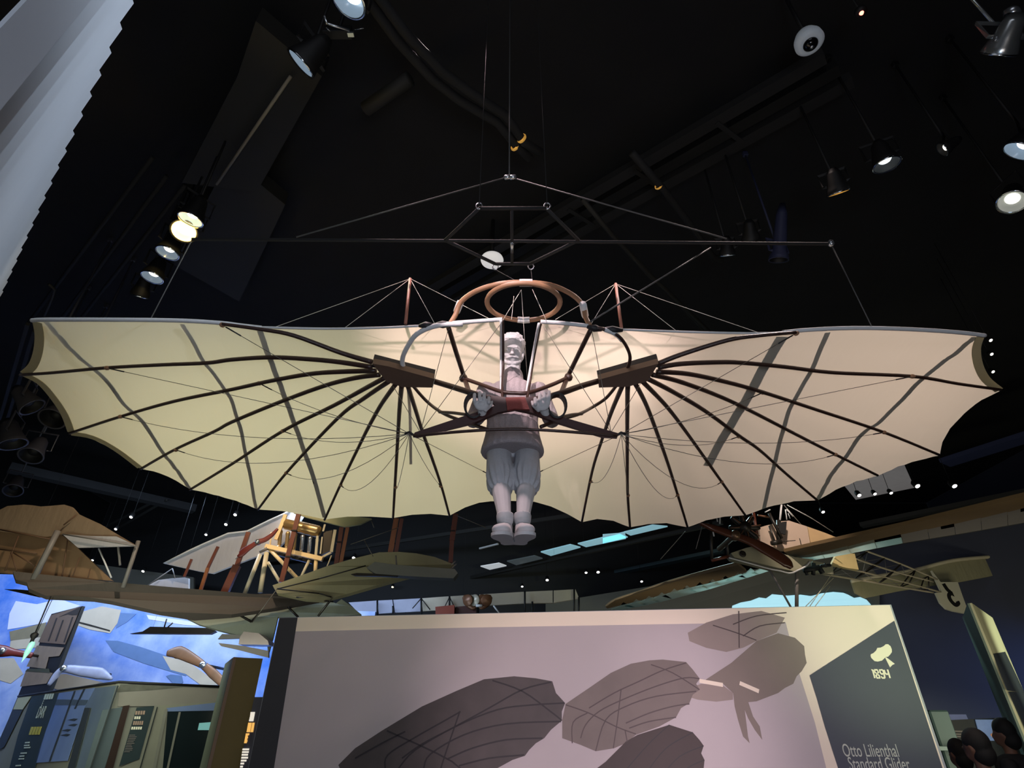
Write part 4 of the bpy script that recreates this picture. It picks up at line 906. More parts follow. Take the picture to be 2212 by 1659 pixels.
v_, f_ = sweep(pp_, [(.07 * wid[min(i, 18)], .02) for i in range(len(pp_))], circ(10), (0, -1, .2)); prp = mk('propeller', v_, f_, REDP, bp, True)
lathe('propeller_hub', [(0,-.05),(.04,-.04),(.045,.04),(0,.05)], STEEL, bp, hubp, (0, 1, 0), 14, False); sl('propeller_tip', [(505,1197),(516,1190),(518,1200),(508,1208)], .03, PALEC, bp, Y=BYY - .5)
sl('lower_wing', [(590,1267,9.5),(640,1250,9.5),(707,1226,9.5),(765,1209,9.5),(820,1196,9.5),(862,1195,9.5),(899,1198,9.5),(940,1206,9.5),(981,1222,9.5),(974,1232,9.4),(880,1249,9.4),(815,1267,9.3),(750,1286,9.3),(700,1299,9.2),(660,1297,9.2),(600,1284,9.3)], .07, OLIVE, bp)
for a, b in (((600,1272),(690,1250)),((690,1250),(790,1222)),((640,1290),(720,1300)),((598,1272),(690,1282)),((690,1282),(716,1290))): stick('wing_seam', a, b, 9.2, 9.2, .01, DKG, bp)
for a, b in (((600,1270),(545,1345)),((719,1290),(687,1331)),((802,1124),(808,1140)),((757,1176),(860,1140)),((786,1165),(806,1202)),((983,1112),(1050,1140))): stick('bracing_wire', a, b, 9.1, 9.1, .006, WIRE, bp)
pt = (sl('pontoon', [zb(*p) for p in ((165,478),(230,432),(400,455),(860,488),(885,520),(850,562),(500,545),(235,525))], .2, mat('pontoon_grey', sr(112, 114, 106), .6, var=.12), bp, Y=8.9))
sl('pontoon_plank', [zb(*p) for p in ((30,520),(80,510),(400,522),(400,540),(60,532))], .05, DKG, bp, Y=8.85)
for a, b in (((855,1200),(857,1226)),((975,1220),(984,1212)),((973,1230),(986,1218))): stick('pontoon_fitting', a, b, 8.88, 8.88, .012, GREYM, pt)
sw = (sl('lower_wing', [(398,1334,9.6),(470,1329,9.7),(538,1321,9.8),(620,1306,9.9),(695,1294,10),(726,1305,10),(738,1296,10),(757,1310,10),(781,1329,10),(700,1336,9.9),(601,1334,9.8),(590,1380,9.8),(580,1416,9.8),(577,1390,9.8),(520,1375,9.7),(470,1362,9.6),(430,1350,9.6)], .06, SAGE, bp))
for a, b in (((504,1321),(543,1343)),((543,1343),(569,1314)),((618,1307),(644,1333)),((719,1290),(687,1331))): stick('wing_strut', a, b, 9.5, 9.5, .018, DKG, sw)
nw = tag(sl('near_grey_wing', [z1(*p) for p in ((1740,1150),(1900,1070),(2060,1050),(2212,1040),(2260,1050),(2260,1200),(2100,1190))], .05, PALEC, None, Y=10.4), 'pale grey wing corner above the long brown wing beside the red struts', 'wing')
for a, b in (((1740,1150),(2060,930)),((2060,930),(2090,1045))): stick('wing_wire', z1(*a), z1(*b), 10.3, 10.3, .009, GREYM, nw)
dg_ = tag(sl('hanging_spar', [zc(*p) for p in ((385,322),(515,300),(590,252),(1190,265),(1235,300),(1180,326),(720,324),(560,322))], .1, DKG, None, Y=10.4), 'dark pointed spar hanging in front of the blue mural', 'spar')
for a, b in (((740,170),(715,255)),((800,210),(750,255))): stick('spar_hanger', zc(*a), zc(*b), 10.4, 10.4, .012, DKG, dg_)
HANG = []
def hanger(o, px, py, Y):
    p = PY(px, py, Y); tube('hanger_wire', [p, V((p.x, p.y, ZC))], .0015, BLACK, o, 5)
hanger(dg_, 330, 1357, 10.4); hanger(nw, 390, 1255, 10.4); hanger(bp, 640, 1106, BYY + .3); hanger(tf, 100, 1100, TY); hanger(bp, 850, 1196, 9.5)
tag(sl('engine_cowl', [zc(*p) for p in ((1490,435),(1500,370),(1540,308),(1690,325),(1780,400),(1790,440))], .25, mat('cowl_metal', sr(120, 108, 104), .3, .6), None, Y=9.4), 'crumpled metal cowl piece left of the title panel corner', 'cowl')
tag(sl('blade_tip', [zc(*p) for p in ((1262,412),(1500,440),(1760,490),(1760,560),(1640,530),(1450,480),(1290,445))], .05, GREYM, None, Y=9.3), 'grey propeller blade tip left of the title panel, below the metal cowl', 'blade')  # tip of a propeller blade
tag(sl('blade_tip', [zc(*p) for p in ((1255,375),(1300,322),(1500,335),(1500,368),(1360,372))], .05, GREYM, None, Y=9.6), 'short brown blade tip beside the white patch of the mural', 'blade')
# propellers in front of the mural
def prop(label, pts, ws, Y, m, hub, hr=.06):
    P = cr([PY(p[0], p[1], Y) for p in pts], 4); k = len(P)
    W_ = [ws[0] + 0] * k
    for i in range(k):
        t = i / (k - 1) * (len(ws) - 1); j = min(int(t), len(ws) - 2); W_[i] = ws[j] + (ws[j + 1] - ws[j]) * (t - j)
    o = thing('propeller', label, 'propeller', PY(hub[0], hub[1], Y)); v, f = sweep(P, [(x, .025) for x in W_], circ(10), (0, -1, .1)); mk('blades', v, f, m, o, True)
    lathe('hub_plate', [(0,-.06),(hr*.8,-.055),(hr,-.03),(hr,.03),(0,.035)], STEEL, o, PY(hub[0], hub[1], Y - .02), (0, 1, 0), 18, False)
    tube('mounting_rod', [PY(hub[0], hub[1], Y), V((PY(hub[0], hub[1], Y).x, 13.0, PY(hub[0], hub[1], Y).z))], .025, DKG, o)
    return o
prop('mottled brown wooden propeller with small bright hub before the blue mural', [(361,1411),(385,1409),(410,1420),(439,1437),(460,1455),(480,1474)], [.05,.11,.09,.06,.08,.07], 11.4, mat('prop_brown', sr(128, 92, 66), .4, var=.4), (439,1436))
prop('dark red propeller blade cut by the left edge, before the mural', [(-30,1400),(7,1407),(30,1410),(69,1416)], [.09,.1,.06,.05], 11.6, REDP, (7,1406))
prop('pale blue and cream propeller with dark hub beside the picture column', [(105,1480),(120,1460),(139,1445),(180,1450),(215,1455),(242,1467)], [.03,.07,.06,.09,.1,.02], 11.6, mat('prop_pale', sr(150, 155, 180), .4, var=.3), (139,1444))
PRB = mat('mural_print_shadow_blue', sr(84, 112, 158), .7, var=.15); PRW = mat('mural_print_white', sr(196, 200, 224), .7, var=.12, scale=3); PRC = mat('mural_print_cream', sr(176, 166, 150), .7, var=.2, scale=3); PRO = mat('mural_print_olive', sr(120, 112, 92), .7, var=.2)
def mp(name, pp, m, off): return slab(name, [PP(p[0], p[1], V((0, 13.0 - off, 0)), V((0, -1, 0))) for p in pp], .004, m, mw, n=(0, -1, 0))
mp('printed_wing', [zd(*p) for p in ((70,350),(90,200),(150,80),(350,110),(560,60),(760,125),(600,190),(450,280),(250,320))], PRW, .006)
mp('printed_wing', [zd(*p) for p in ((90,370),(440,280),(400,420),(100,455))], PRO, .010); mp('printed_body', [zd(*p) for p in ((100,460),(400,380),(360,520),(90,540))], PRC, .008)
mp('printed_wing', [zd(*p) for p in ((960,130),(1145,165),(1110,290),(1040,385),(850,350),(700,300),(740,190))], PRC, .008); mp('printed_stripe', [zd(*p) for p in ((710,265),(850,300),(1040,355),(1040,368),(850,318),(706,280))], DKG, .014)
mp('printed_wing', [zd(*p) for p in ((1130,190),(1290,200),(1200,280),(1095,340))], PRB, .006)
mp('blade_or_shadow_print', [zc(*p) for p in ((130,385),(250,388),(480,450),(720,530),(1010,640),(930,740),(760,690),(500,610),(210,500))], PRB, .006)  # pale shadow of a blade thrown on the mural, painted flat blue
mp('printed_cloth', [zc(*p) for p in ((700,540),(800,560),(960,600),(1040,660),(1180,760),(1280,830),(1080,830),(930,720),(780,680))], PRC, .010); mp('printed_tail', [zc(*p) for p in ((735,740),(780,725),(890,735),(905,800),(880,825),(800,810))], PRB, .012)
mp('printed_wing', [zd(*p) for p in ((0,620),(130,620),(220,770),(100,860),(0,830))], PRC, .006); mp('blade_or_shadow_print', [zd(*p) for p in ((480,900),(500,780),(620,770),(980,850),(740,900),(600,930))], PRC, .012)
mp('printed_cloud', [zc(*p) for p in ((540,130),(1000,200),(1180,250),(900,230),(560,175))], PRW, .006)

# picture column, hanging crystal lamp, glass case, ochre panel
CY = 11.6
pc_ = thing('picture_column', 'leaning dark column printed with sepia pictures at the lower left', 'column', V((PY(100, 1500, CY).x, CY, 0)))
cA, cB = PZ(110, 1326, 3.62), PZ(176, 1309, 3.62); cex = (cB - cA).normalized(); cn = V((cex.y, -cex.x, 0))
SEPIA = mat('sepia_print', sr(104, 84, 70), .7, var=.25, scale=5); SEPD = mat('sepia_dark', sr(40, 32, 28), .7, var=.3, scale=5); SEPL = mat('sepia_light', sr(130, 112, 96), .7, var=.25, scale=6)
slab('column_body', [cA - cn * .04, cB - cn * .04, V((cB.x, cB.y, 0)) - cn * .04, V((cA.x, cA.y, 0)) - cn * .04], .06, BLACK, pc_, n=cn)
def cpz(name, pp, m, off=.003): return slab(name, [PP(p[0], p[1], cA + cn * off, cn) for p in pp], .003, m, pc_, n=cn)
cpz('column_print', [zd(*p) for p in ((480,215),(768,130),(615,490),(362,470))], SEPIA); cpz('column_print', [zd(*p) for p in ((350,500),(605,520),(560,600),(460,610),(430,720),(250,700))], SEPL); cpz('column_print', [zd(*p) for p in ((245,740),(500,760),(440,860),(190,890))], SEPL)
for a, b in (((590,260),(520,460)),((680,230),(600,470)),((530,240),(450,460))): cpz('print_line', [zd(*a), zd(a[0]+14,a[1]), zd(b[0]+14,b[1]), zd(*b)], SEPD, .007)
cpz('column_print', [zd(*p) for p in ((560,230),(768,130),(735,210),(680,215),(640,205))], SEPD, .007); cpz('print_patch', [zd(*p) for p in ((260,720),(460,720),(470,760),(240,745))], mat('green_print', sr(60, 62, 46), .7), .006)
cr_ = thing('crystal_pendant', 'small pendant with black socket and pale teal crystal hanging beside the picture column', 'lamp', PY(72, 1385, 8.2))
tube('cord', [PY(110,1288,8.2), PY(76,1368,8.2)], .009, BLACK, cr_); tube('cord', [PY(115,1290,8.2), PY(80,1366,8.2)], .004, BLACK, cr_); lathe('socket', [(.02,0),(.045,.02),(.045,.05),(.022,.08),(.022,.14)], BLACK, cr_, PY(77,1366,8.2), (0,0,-1), 12)
lathe('crystal', [(.022,0),(.036,.03),(.034,.13),(.0,.26)], mat('teal_crystal', sr(150, 225, 205), .2, emit=(.4,.85,.7,1), es=.45, var=0), cr_, PY(72,1386,8.2), PY(56,1414,8.2) - PY(72,1386,8.2), 8)
gcase = thing('exhibit_case', 'long exhibit case with glass front, teal sign panels and sloping top at the lower left', 'display case', V((-5, 8.3, 0)))
q0, q1, q2 = PZ(39,1504,2.05), PZ(258,1473,2.05), PZ(492,1484,2.05)
def face_(a, b): e = (b - a).normalized(); return e, V((e.y, -e.x, 0))
e0, n0 = face_(q0, q1); e1, n1 = face_(q1, q2)
CASEG = mat('case_grey', sr(132, 132, 118), .6, var=.1); CASED = mat('case_dark', sr(48, 54, 52), .5); TEAL = mat('teal_print', sr(42, 58, 60), .6, var=.1); CASEC = mat('case_cream', sr(186, 184, 150), .6, var=.08); BROWNP = mat('brown_post', sr(52, 36, 28), .5)
for a, b, nn_ in ((q0, q1, n0), (q1, q2, n1)):
    slab('case_wall', [a - nn_ * .06, b - nn_ * .06, V((b.x, b.y, 0)) - nn_ * .06, V((a.x, a.y, 0)) - nn_ * .06], .1, CASEG, gcase, n=nn_); tube('top_edge', [a, b], .016, BLACK, gcase, 6)
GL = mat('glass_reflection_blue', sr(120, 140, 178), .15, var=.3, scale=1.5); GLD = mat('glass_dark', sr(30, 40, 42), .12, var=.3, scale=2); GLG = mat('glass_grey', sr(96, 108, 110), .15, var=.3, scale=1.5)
def cf(name, pp, m, which=0, off=.004, parent=gcase):
    a, nn_ = ((q0, n0), (q1, n1))[which]; return slab(name, [PP(p[0], p[1], a + nn_ * off, nn_) for p in pp], .004, m, parent, n=nn_)
cf('sign_panel', [zd(*p) for p in ((300,980),(560,950),(440,1300),(330,1659),(90,1659),(170,1350))], TEAL); cf('cream_block', [zd(*p) for p in ((170,995),(300,980),(215,1105),(125,1105))], CASEC); cf('dark_block', [zd(*p) for p in ((120,1110),(215,1110),(40,1460),(0,1480),(0,1380))], CASED)
cf('glass_pane', [zd(*p) for p in ((560,950),(900,900),(800,1090),(640,1590),(330,1610),(440,1290))], GL); cf('glass_pane', [zd(*p) for p in ((900,905),(1100,880),(990,1250),(860,1659),(640,1659),(800,1090))], GLG)
for p, q in (((700,930),(460,1600)),((790,910),(700,1100))): cf('glazing_bar', [zd(*p), zd(p[0]+14,p[1]), zd(q[0]+14,q[1]), zd(*q)], CASED, 0, .010)
cf('case_rail', [zd(*p) for p in ((540,1010),(830,1015),(805,1065),(520,1065))], mat('rail_slate', sr(78, 92, 108), .5), 0, .010)
for k, (y, x) in enumerate(((1190,640),(1240,640),(1290,580),(1335,570))): cf('model_silhouette', [zd(x, y + 15), zd(x + 60, y), zd(x + 90, y + 5), zd(x + 60, y + 25)], CASED, 0, .012)
for a, b in (((800,1090),(640,1659)),((1110,880),(850,1659))): cf('case_post', [zd(*a), zd(a[0]+(55 if a[0]==800 else 12),a[1]), zd(b[0]+(70 if a[0]==800 else 12),b[1]), zd(*b)], CASED, 0, .014)
# second face
cf('fascia', [zc(*p) for p in ((270,830),(1345,870),(1335,990),(600,1040),(250,1045))], mat('fascia_grey', sr(140, 136, 124), .6, var=.2, scale=2), 1); cf('fascia_picture', [zc(*p) for p in ((280,822),(640,838),(900,850),(600,880),(240,900))], mat('fascia_print', sr(96, 96, 84), .6, var=.6, scale=9), 1, .008)
cf('glass_pane', [zc(*p) for p in ((100,1080),(310,1050),(250,1250),(120,1659),(-80,1659))], GLG, 1); cf('brown_post', [zc(*p) for p in ((305,1040),(370,1030),(205,1659),(125,1659))], BROWNP, 1, .012)
sg = cf('sign_panel', [zc(*p) for p in ((440,1055),(615,1040),(465,1570),(265,1640))], TEAL, 1, .012)
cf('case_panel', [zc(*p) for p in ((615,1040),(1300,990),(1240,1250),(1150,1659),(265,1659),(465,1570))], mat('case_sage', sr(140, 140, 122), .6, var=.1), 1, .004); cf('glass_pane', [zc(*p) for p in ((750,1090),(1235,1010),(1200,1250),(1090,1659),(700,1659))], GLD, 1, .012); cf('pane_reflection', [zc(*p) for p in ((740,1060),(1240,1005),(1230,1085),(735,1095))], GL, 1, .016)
for a, b, w_ in (((720,1070),(600,1659),30),((860,1100),(740,1659),20),((640,1050),(470,1659),12)): cf('case_post', [zc(*a), zc(a[0]+w_,a[1]), zc(b[0]+w_,b[1]), zc(*b)], CASEG if w_ > 12 else CASED, 1, .02)
cf('lit_screen', [zc(*p) for p in ((1065,1210),(1190,1200),(1170,1280),(1050,1280))], mat('teal_screen', sr(110,180,175), .4, emit=(.3,.6,.58,1), es=.35, var=.1), 1, .018)
# sign lettering (illegible lines as short strokes, legible ones as letters)
def strokes(pp0, pp1, hgt, n_, m, which, off, skew, fz):
    for k in range(n_):
        t0 = k / n_; t1 = (k + .72) / n_
        a = (pp0[0] + (pp1[0] - pp0[0]) * t0, pp0[1] + (pp1[1] - pp0[1]) * t0); b = (pp0[0] + (pp1[0] - pp0[0]) * t1, pp0[1] + (pp1[1] - pp0[1]) * t1)
        cf('sign_stroke', [fz(*a), fz(*b), fz(b[0] - skew, b[1] + hgt), fz(a[0] - skew, a[1] + hgt)], m, which, off)
def ze(x, y): return 20 + x / 9.267, 1480 + y / 9.267
LT = mat('sign_white', sr(214, 226, 208), .5, var=0); LY = mat('sign_yellow', sr(200, 190, 80), .5, var=0); LTAN = mat('sign_tan', sr(176, 150, 130), .5, var=0); LW = mat('sign_cream', sr(250, 246, 220), .5, var=0)
strokes((720,180),(910,165), 110, 4, LT, 0, .012, 35, ze)
a = PP(*ze(635,425), q0 + n0 * .012, n0); text('sign_letter', 'E', a, e0, (0,0,1), .12, LT, gcase)
a = PP(*ze(520,662), q0 + n0 * .012, n0); text('sign_letter', 'DAR', a, e0, (0,0,1), .24, LT, gcase)
strokes((440,835),(665,830), 160, 4, LY, 0, .012, 50, ze)
for y, x, w_ in ((1140,320,120),(1195,300,140),(1240,300,170),(1350,230,170),(1410,210,130),(1465,190,150),(1600,130,140)): strokes((x, y), (x + w_, y - 8), 26, 1, LT, 0, .012, 8, ze)
def zf(x, y): return 260 + x / 12.77, 1510 + y / 12.77
strokes((425,330),(705,320), 105, 4, LTAN, 1, .018, 20, zf); strokes((395,478),(575,476), 78, 3, LW, 1, .018, 15, zf); strokes((365,608),(650,605), 108, 5, LTAN, 1, .018, 20, zf); strokes((312,765),(615,762), 78, 5, LW, 1, .018, 15, zf)
for k in range(11): strokes((250 - k * 14, 985 + k * 46), (250 - k * 14 + (220, 300, 280, 270, 240, 290, 200, 240, 280, 280, 210)[k], 982 + k * 46), 22, 1, GREYM, 1, .018, 4, zf)
oc = thing('ochre_panel', 'tall narrow ochre panel with brown edge left of the title panel', 'display panel', V((PY(530, 1500, 6.8).x, 6.8, 0)))
o0, o1 = PZ(507, 1420, 2.2), PZ(567, 1423, 2.2); oe, on = face_(o0, o1)
slab('front_face', [o0, o1, V((o1.x, o1.y, 0)), V((o0.x, o0.y, 0))], .05, mat('ochre_paint', sr(98, 82, 34), .6, var=.08), oc, n=on)
oq = PZ(489, 1434, 2.2); slab('side_face', [o0 - on * .03, oq, V((oq.x, oq.y, 0)), V((o0.x, o0.y, 0)) - on * .03], .03, mat('sage_paint', sr(88, 96, 80), .6), oc)
bar('edge_strip', [o0 + on * .02, V((o0.x, o0.y, 0)) + on * .02], .03, .03, mat('brown_edge', sr(110, 84, 62), .5), oc, up=on)
sg2 = thing('lit_sign', 'narrow navy sign with white and orange lettering between the ochre panel and the title panel', 'sign', V((PY(545, 1580, 6.4).x, 6.4, 0)))
s0, s1 = PY(551, 1506, 6.4), PY(585, 1506, 6.4); slab('sign_board', [s0, s1, V((s1.x, s1.y, 0)), V((s0.x - .0, s0.y, 0))], .04, mat('navy_sign', sr(62, 62, 74), .6), sg2, n=(0, -1, 0))
def zg(x, y): return 520 + x / 11.94, 1520 + y / 11.94
SW_ = mat('sign_lit_white', sr(250, 240, 225), .5, emit=(1,.92,.8,1), es=.6, var=0); SO_ = mat('sign_lit_orange', sr(250, 180, 70), .5, emit=(1,.55,.15,1), es=.7, var=0)
def sgp(pp, m): slab('sign_stroke', [PY(*zg(*p), 6.372) for p in pp], .004, m, sg2, n=(0,-1,0))
sgp([(255,215),(370,215),(325,455),(210,455),(240,330)], SW_); sgp([(195,490),(285,490),(240,735),(150,735)], SO_); sgp([(300,490),(360,490),(320,735),(255,735)], SO_); sgp([(135,765),(225,765),(215,810),(175,830),(190,870),(165,920),(175,960),(150,1020),(85,1020)], SO_)
for k, (y, w_) in enumerate(((1155,170),(1225,170),(1295,160),(1370,170),(1445,140),(1520,90),(1600,70))): x = 50 - k * 10; sgp([(x, y), (x + w_, y), (x + w_ - 8, y + 48), (x - 8, y + 48)], SW_)

# ------------------------------------------------------------------ far biplane behind the title panel
FY = 14
fb = thing('far_biplane', 'distant biplane with pale silver wing, black struts and copper propellers just above the title panel', 'aircraft', PY(1000, 1300, FY))
SILV = mat('silver_cloth', sr(176, 168, 150), .35, .3, var=.15, scale=2); SILB = mat('bluish_cloth', sr(168, 170, 190), .6, var=.1)
edges = [(10,745,110,850),(240,730,250,835),(365,724,380,826),(590,712,600,815),(815,696,820,800),(1040,682,1040,775),(1410,660,1420,752),(1640,650,1640,748),(1820,640,1850,712)]
for i in range(len(edges) - 1):
    a, b = edges[i], edges[i + 1]; sl('wing_bay', [zb(a[0]+4,a[1]), zb(b[0]-4,b[1]), zb(b[2]-4,b[3]), zb(a[2]+4,a[3])], .08, SILB if i < 3 else SILV, fb, Y=FY)
for x, y0, y1 in ((240,725,850),(590,705,850),(815,695,780),(1043,680,860),(1415,650,860),(1808,635,860),(1845,700,860),(365,770,830),(1475,735,850)): stick('interplane_strut', zb(x, y0), zb(x, y1), FY - .2, FY - .2, .022, BLACK, fb)
for a, b in (((590,710),(520,790)),((590,710),(660,800)),((815,700),(770,790)),((815,700),(860,790)),((860,800),(980,860)),((980,790),(860,850)),((1130,700),(1110,770))): stick('bracing_wire', zb(*a), zb(*b), FY - .2, FY - .2, .012, DKG, fb)
sl('red_box', [zb(*p) for p in ((710,790),(860,775),(858,870),(712,870))], .4, mat('red_brown_box', sr(130, 52, 30), .5, var=.2), fb, Y=FY - .4); sl('red_box', [zb(*p) for p in ((870,785),(1030,775),(1030,870),(870,870))], .3, mat('dark_red_box', sr(64, 26, 20), .5), fb, Y=FY - .3)
COP = mat('copper_blade', sr(120, 82, 58), .35, .3, var=.2)
for c_, dx in ((985, -1), (1090, 1)):
    P = cr([PY(*zb(c_ - 60 * dx * -1, 695), FY - .5), PY(*zb(c_, 740), FY - .5), PY(*zb(c_ + 30 * dx * -1, 795), FY - .5)], 4); v, f = sweep(P, [(.04 + .10 * math.sin(math.pi * i / (len(P) - 1)), .03) for i in range(len(P))], circ(10), (0, -1, 0)); mk('propeller_blade', v, f, COP, fb, True)
for c_ in (960, 1015, 1075, 1110): lathe('propeller_disc_blade', [(0,-.02),(.12,-.01),(.13,0),(.12,.01),(0,.02)], COP if c_ != 1015 else SILV, fb, PY(*zb(c_, 725), FY - .6), (.5 if c_ < 1050 else -.3, 1, .1), 18, False)
stick('skid', zb(1165,768), zb(1210,825), FY - .7, FY - .7, .018, WHITE_WRAP, fb); hanger(fb, 1000, 1288, FY); hanger(fb, 1200, 1280, FY)
stick('skid', zb(1025,768), zb(1075,768), FY - .7, FY - .7, .03, WHITE_WRAP, fb)

# ------------------------------------------------------------------ monoplane at the right
ZW = E + 2.87
mo = thing('monoplane', 'brown winged monoplane with long wooden propeller and open lattice tail at the right', 'aircraft', PZ(1680, 1200, ZW))
BRW = mat('brown_doped_cloth', sr(98, 78, 48), .7, var=.25, scale=1.2); BRW2 = mat('dull_wing_cloth', sr(110, 104, 100), .7, var=.2, scale=1.2); TRC = fabric('translucent_wing', (.55, .6, .56, 1), .75, (.7, .8, .76, 1)); PNKC = fabric('cream_fuselage', (.62, .48, .38, 1), .2); COWL = mat('cowl_cream', sr(150, 146, 122), .6, var=.1)
def zh(x, y): return 1300 + x / 4.424, 1050 + y / 4.424
def zi(x, y): return 1700 + x / 4.148, 1000 + y / 4.148
def lerp2(a, b, t): return (a[0] + (b[0] - a[0]) * t, a[1] + (b[1] - a[1]) * t)
topL = [(1309,1310),(1329,1296),(1380,1279),(1436,1260),(1510,1239),(1594,1217)]; botL = [(1312,1313),(1345,1317),(1400,1306),(1458,1292),(1530,1273),(1616,1247),(1666,1231)]
wl = wingslab('left_wing', topL + [(1612,1232),(1560,1250),(1470,1271),(1400,1290),(1345,1304),(1312,1312)], ZW, BRW, mo, .06)
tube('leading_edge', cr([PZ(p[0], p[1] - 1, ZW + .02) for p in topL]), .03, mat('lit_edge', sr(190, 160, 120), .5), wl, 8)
def along(poly, t):
    d = [math.dist(poly[i], poly[i + 1]) for i in range(len(poly) - 1)]; s = t * sum(d)
    for i, q in enumerate(d):
        if s <= q: return lerp2(poly[i], poly[i + 1], s / q)
        s -= q
    return poly[-1]
mid = [(1320,1312),(1400,1292),(1470,1272),(1560,1250),(1650,1226)]
for k in range(12):
    a, b = along(mid, k / 12), along(mid, (k + 1) / 12); c, d = along(botL[1:], (k + 1) / 12), along(botL[1:], k / 12)
    wingslab('wing_bay', [(a[0], a[1] + 4), (a[0] + (b[0] - a[0]) * .6, lerp2(a, b, .6)[1] + 2), (b[0] - 1, b[1] - 5), (c[0] - 1, c[1]), d], ZW - .02, TRC, mo, .02)
topR = [(1693,1189),(1750,1176),(1804,1164),(1880,1147),(1965,1128),(2080,1100),(2212,1068),(2290,1048)]
wr = wingslab('right_wing', topR + [(2290,1080),(2212,1100),(2080,1130),(1965,1153),(1880,1170),(1800,1190),(1750,1200),(1712,1203)], ZW, BRW, mo, .06)
midR = [(1716,1206),(1800,1190),(1880,1170),(1965,1153),(2080,1130),(2212,1100),(2290,1080)]; botR = [(1725,1214),(1748,1211),(1842,1194),(1965,1170),(2080,1151),(2212,1128),(2290,1113)]
for k in range(10):
    a, b = along(midR, k / 10), along(midR, (k + 1) / 10); c, d = along(botR, (k + 1) / 10), along(botR, k / 10)
    wingslab('wing_bay', [(a[0], a[1] - 3), (b[0] - 1, b[1] - 4), (c[0] - 1, c[1]), d], ZW - .02, TRC if k < 4 else BRW2, mo, .02)
tube('trailing_edge', [PZ(p[0], p[1], ZW - .02) for p in botR[2:]], .02, BLACK, wr, 6)
MY = 11.0
sl('lower_cowl', [zh(*p) for p in ((1210,660),(1350,612),(1490,580),(1600,640),(1820,700),(1990,720),(1940,770),(1880,800),(1800,830),(1650,800),(1450,750),(1240,700))], .3, COWL, mo, Y=MY - .2)
tube('cowl_edge', cr([PY(*zh(*p), MY - .38) for p in ((1215,685),(1400,735),(1600,790),(1700,810),(1800,832),(1880,802),(1950,765),(1990,722))]), .014, WHITE_WRAP, mo)
sl('fuselage_side', [zh(*p) for p in ((1490,410),(1700,350),(1770,345),(1940,400),(1975,600),(1740,612),(1640,600),(1500,560))], .2, PNKC, mo, Y=MY)
sl('fuselage_side', [zh(*p) for p in ((1945,402),(2110,460),(2220,505),(2000,562),(1980,590))], .2, mat('fuselage_yellow', sr(190, 160, 118), .7, var=.1), mo, Y=MY + .02)
sl('rear_fuselage', [zi(*p) for p in ((430,830),(590,795),(632,962),(520,945),(390,912))], .1, mat('rear_cloth', sr(200, 180, 125), .7, var=.1), mo, Y=MY + .6); sl('rear_fuselage', [zi(*p) for p in ((220,880),(400,920),(405,1002),(320,995),(180,985),(230,930))], .1, COWL, mo, Y=MY + .5)
lathe('cowl_badge', [(.03,0),(.06,.005),(.06,.02),(.03,.02)], DKG, mo, PY(*zh(1345,650), MY - .36), (0,-1,0), 16)
# propeller
P = cr([PY(*zh(*p), MY - .9) for p in ((930,358),(1060,400),(1180,440),(1275,475),(1400,520),(1540,590),(1680,670),(1770,735),(1815,785))], 4); k = len(P)
ws = [.01,.075,.085,.075,.085,.115,.125,.11,.03]; Wd = []
for i in range(k):
    t = i / (k - 1) * 8; j = min(int(t), 7); Wd.append((ws[j] + (ws[j + 1] - ws[j]) * (t - j), .045))
v, f = sweep(P, Wd, circ(12), (0, -1, .25)); prm = mk('propeller', v, f, mat('polished_walnut', sr(78, 46, 34), .22, var=.2, scale=3), mo, True)
lathe('propeller_hub', [(0,-.1),(.07,-.09),(.09,-.03),(.09,.06),(.05,.1),(.05,.9)], mat('hub_metal', sr(120, 95, 75), .35, .6), prm, PY(*zh(1272,472), MY - .9), (0, 1, 0), 18)
for i in range(8):
    a = 2 * math.pi * i / 8; c = PY(1608, 1140, MY - .3)
    lathe('engine_cylinder', [(.045,.08),(.055,.1),(.05,.14),(.055,.16),(.05,.2),(.055,.22),(.05,.26),(.035,.3)], DKG, mo, c, (math.cos(a), 0, math.sin(a)), 12)
    tube('push_rod', [c + V((.06 * math.cos(a + .1), -.08, .06 * math.sin(a + .1))), c + V((.3 * math.cos(a + .1), -.08, .3 * math.sin(a + .1)))], .009, COP, mo, 5)
lathe('crank_case', [(0,-.12),(.1,-.1),(.12,0),(.1,.15),(0,.16)], DKG, mo, PY(1608, 1140, MY - .3), (0, 1, 0), 18, False)
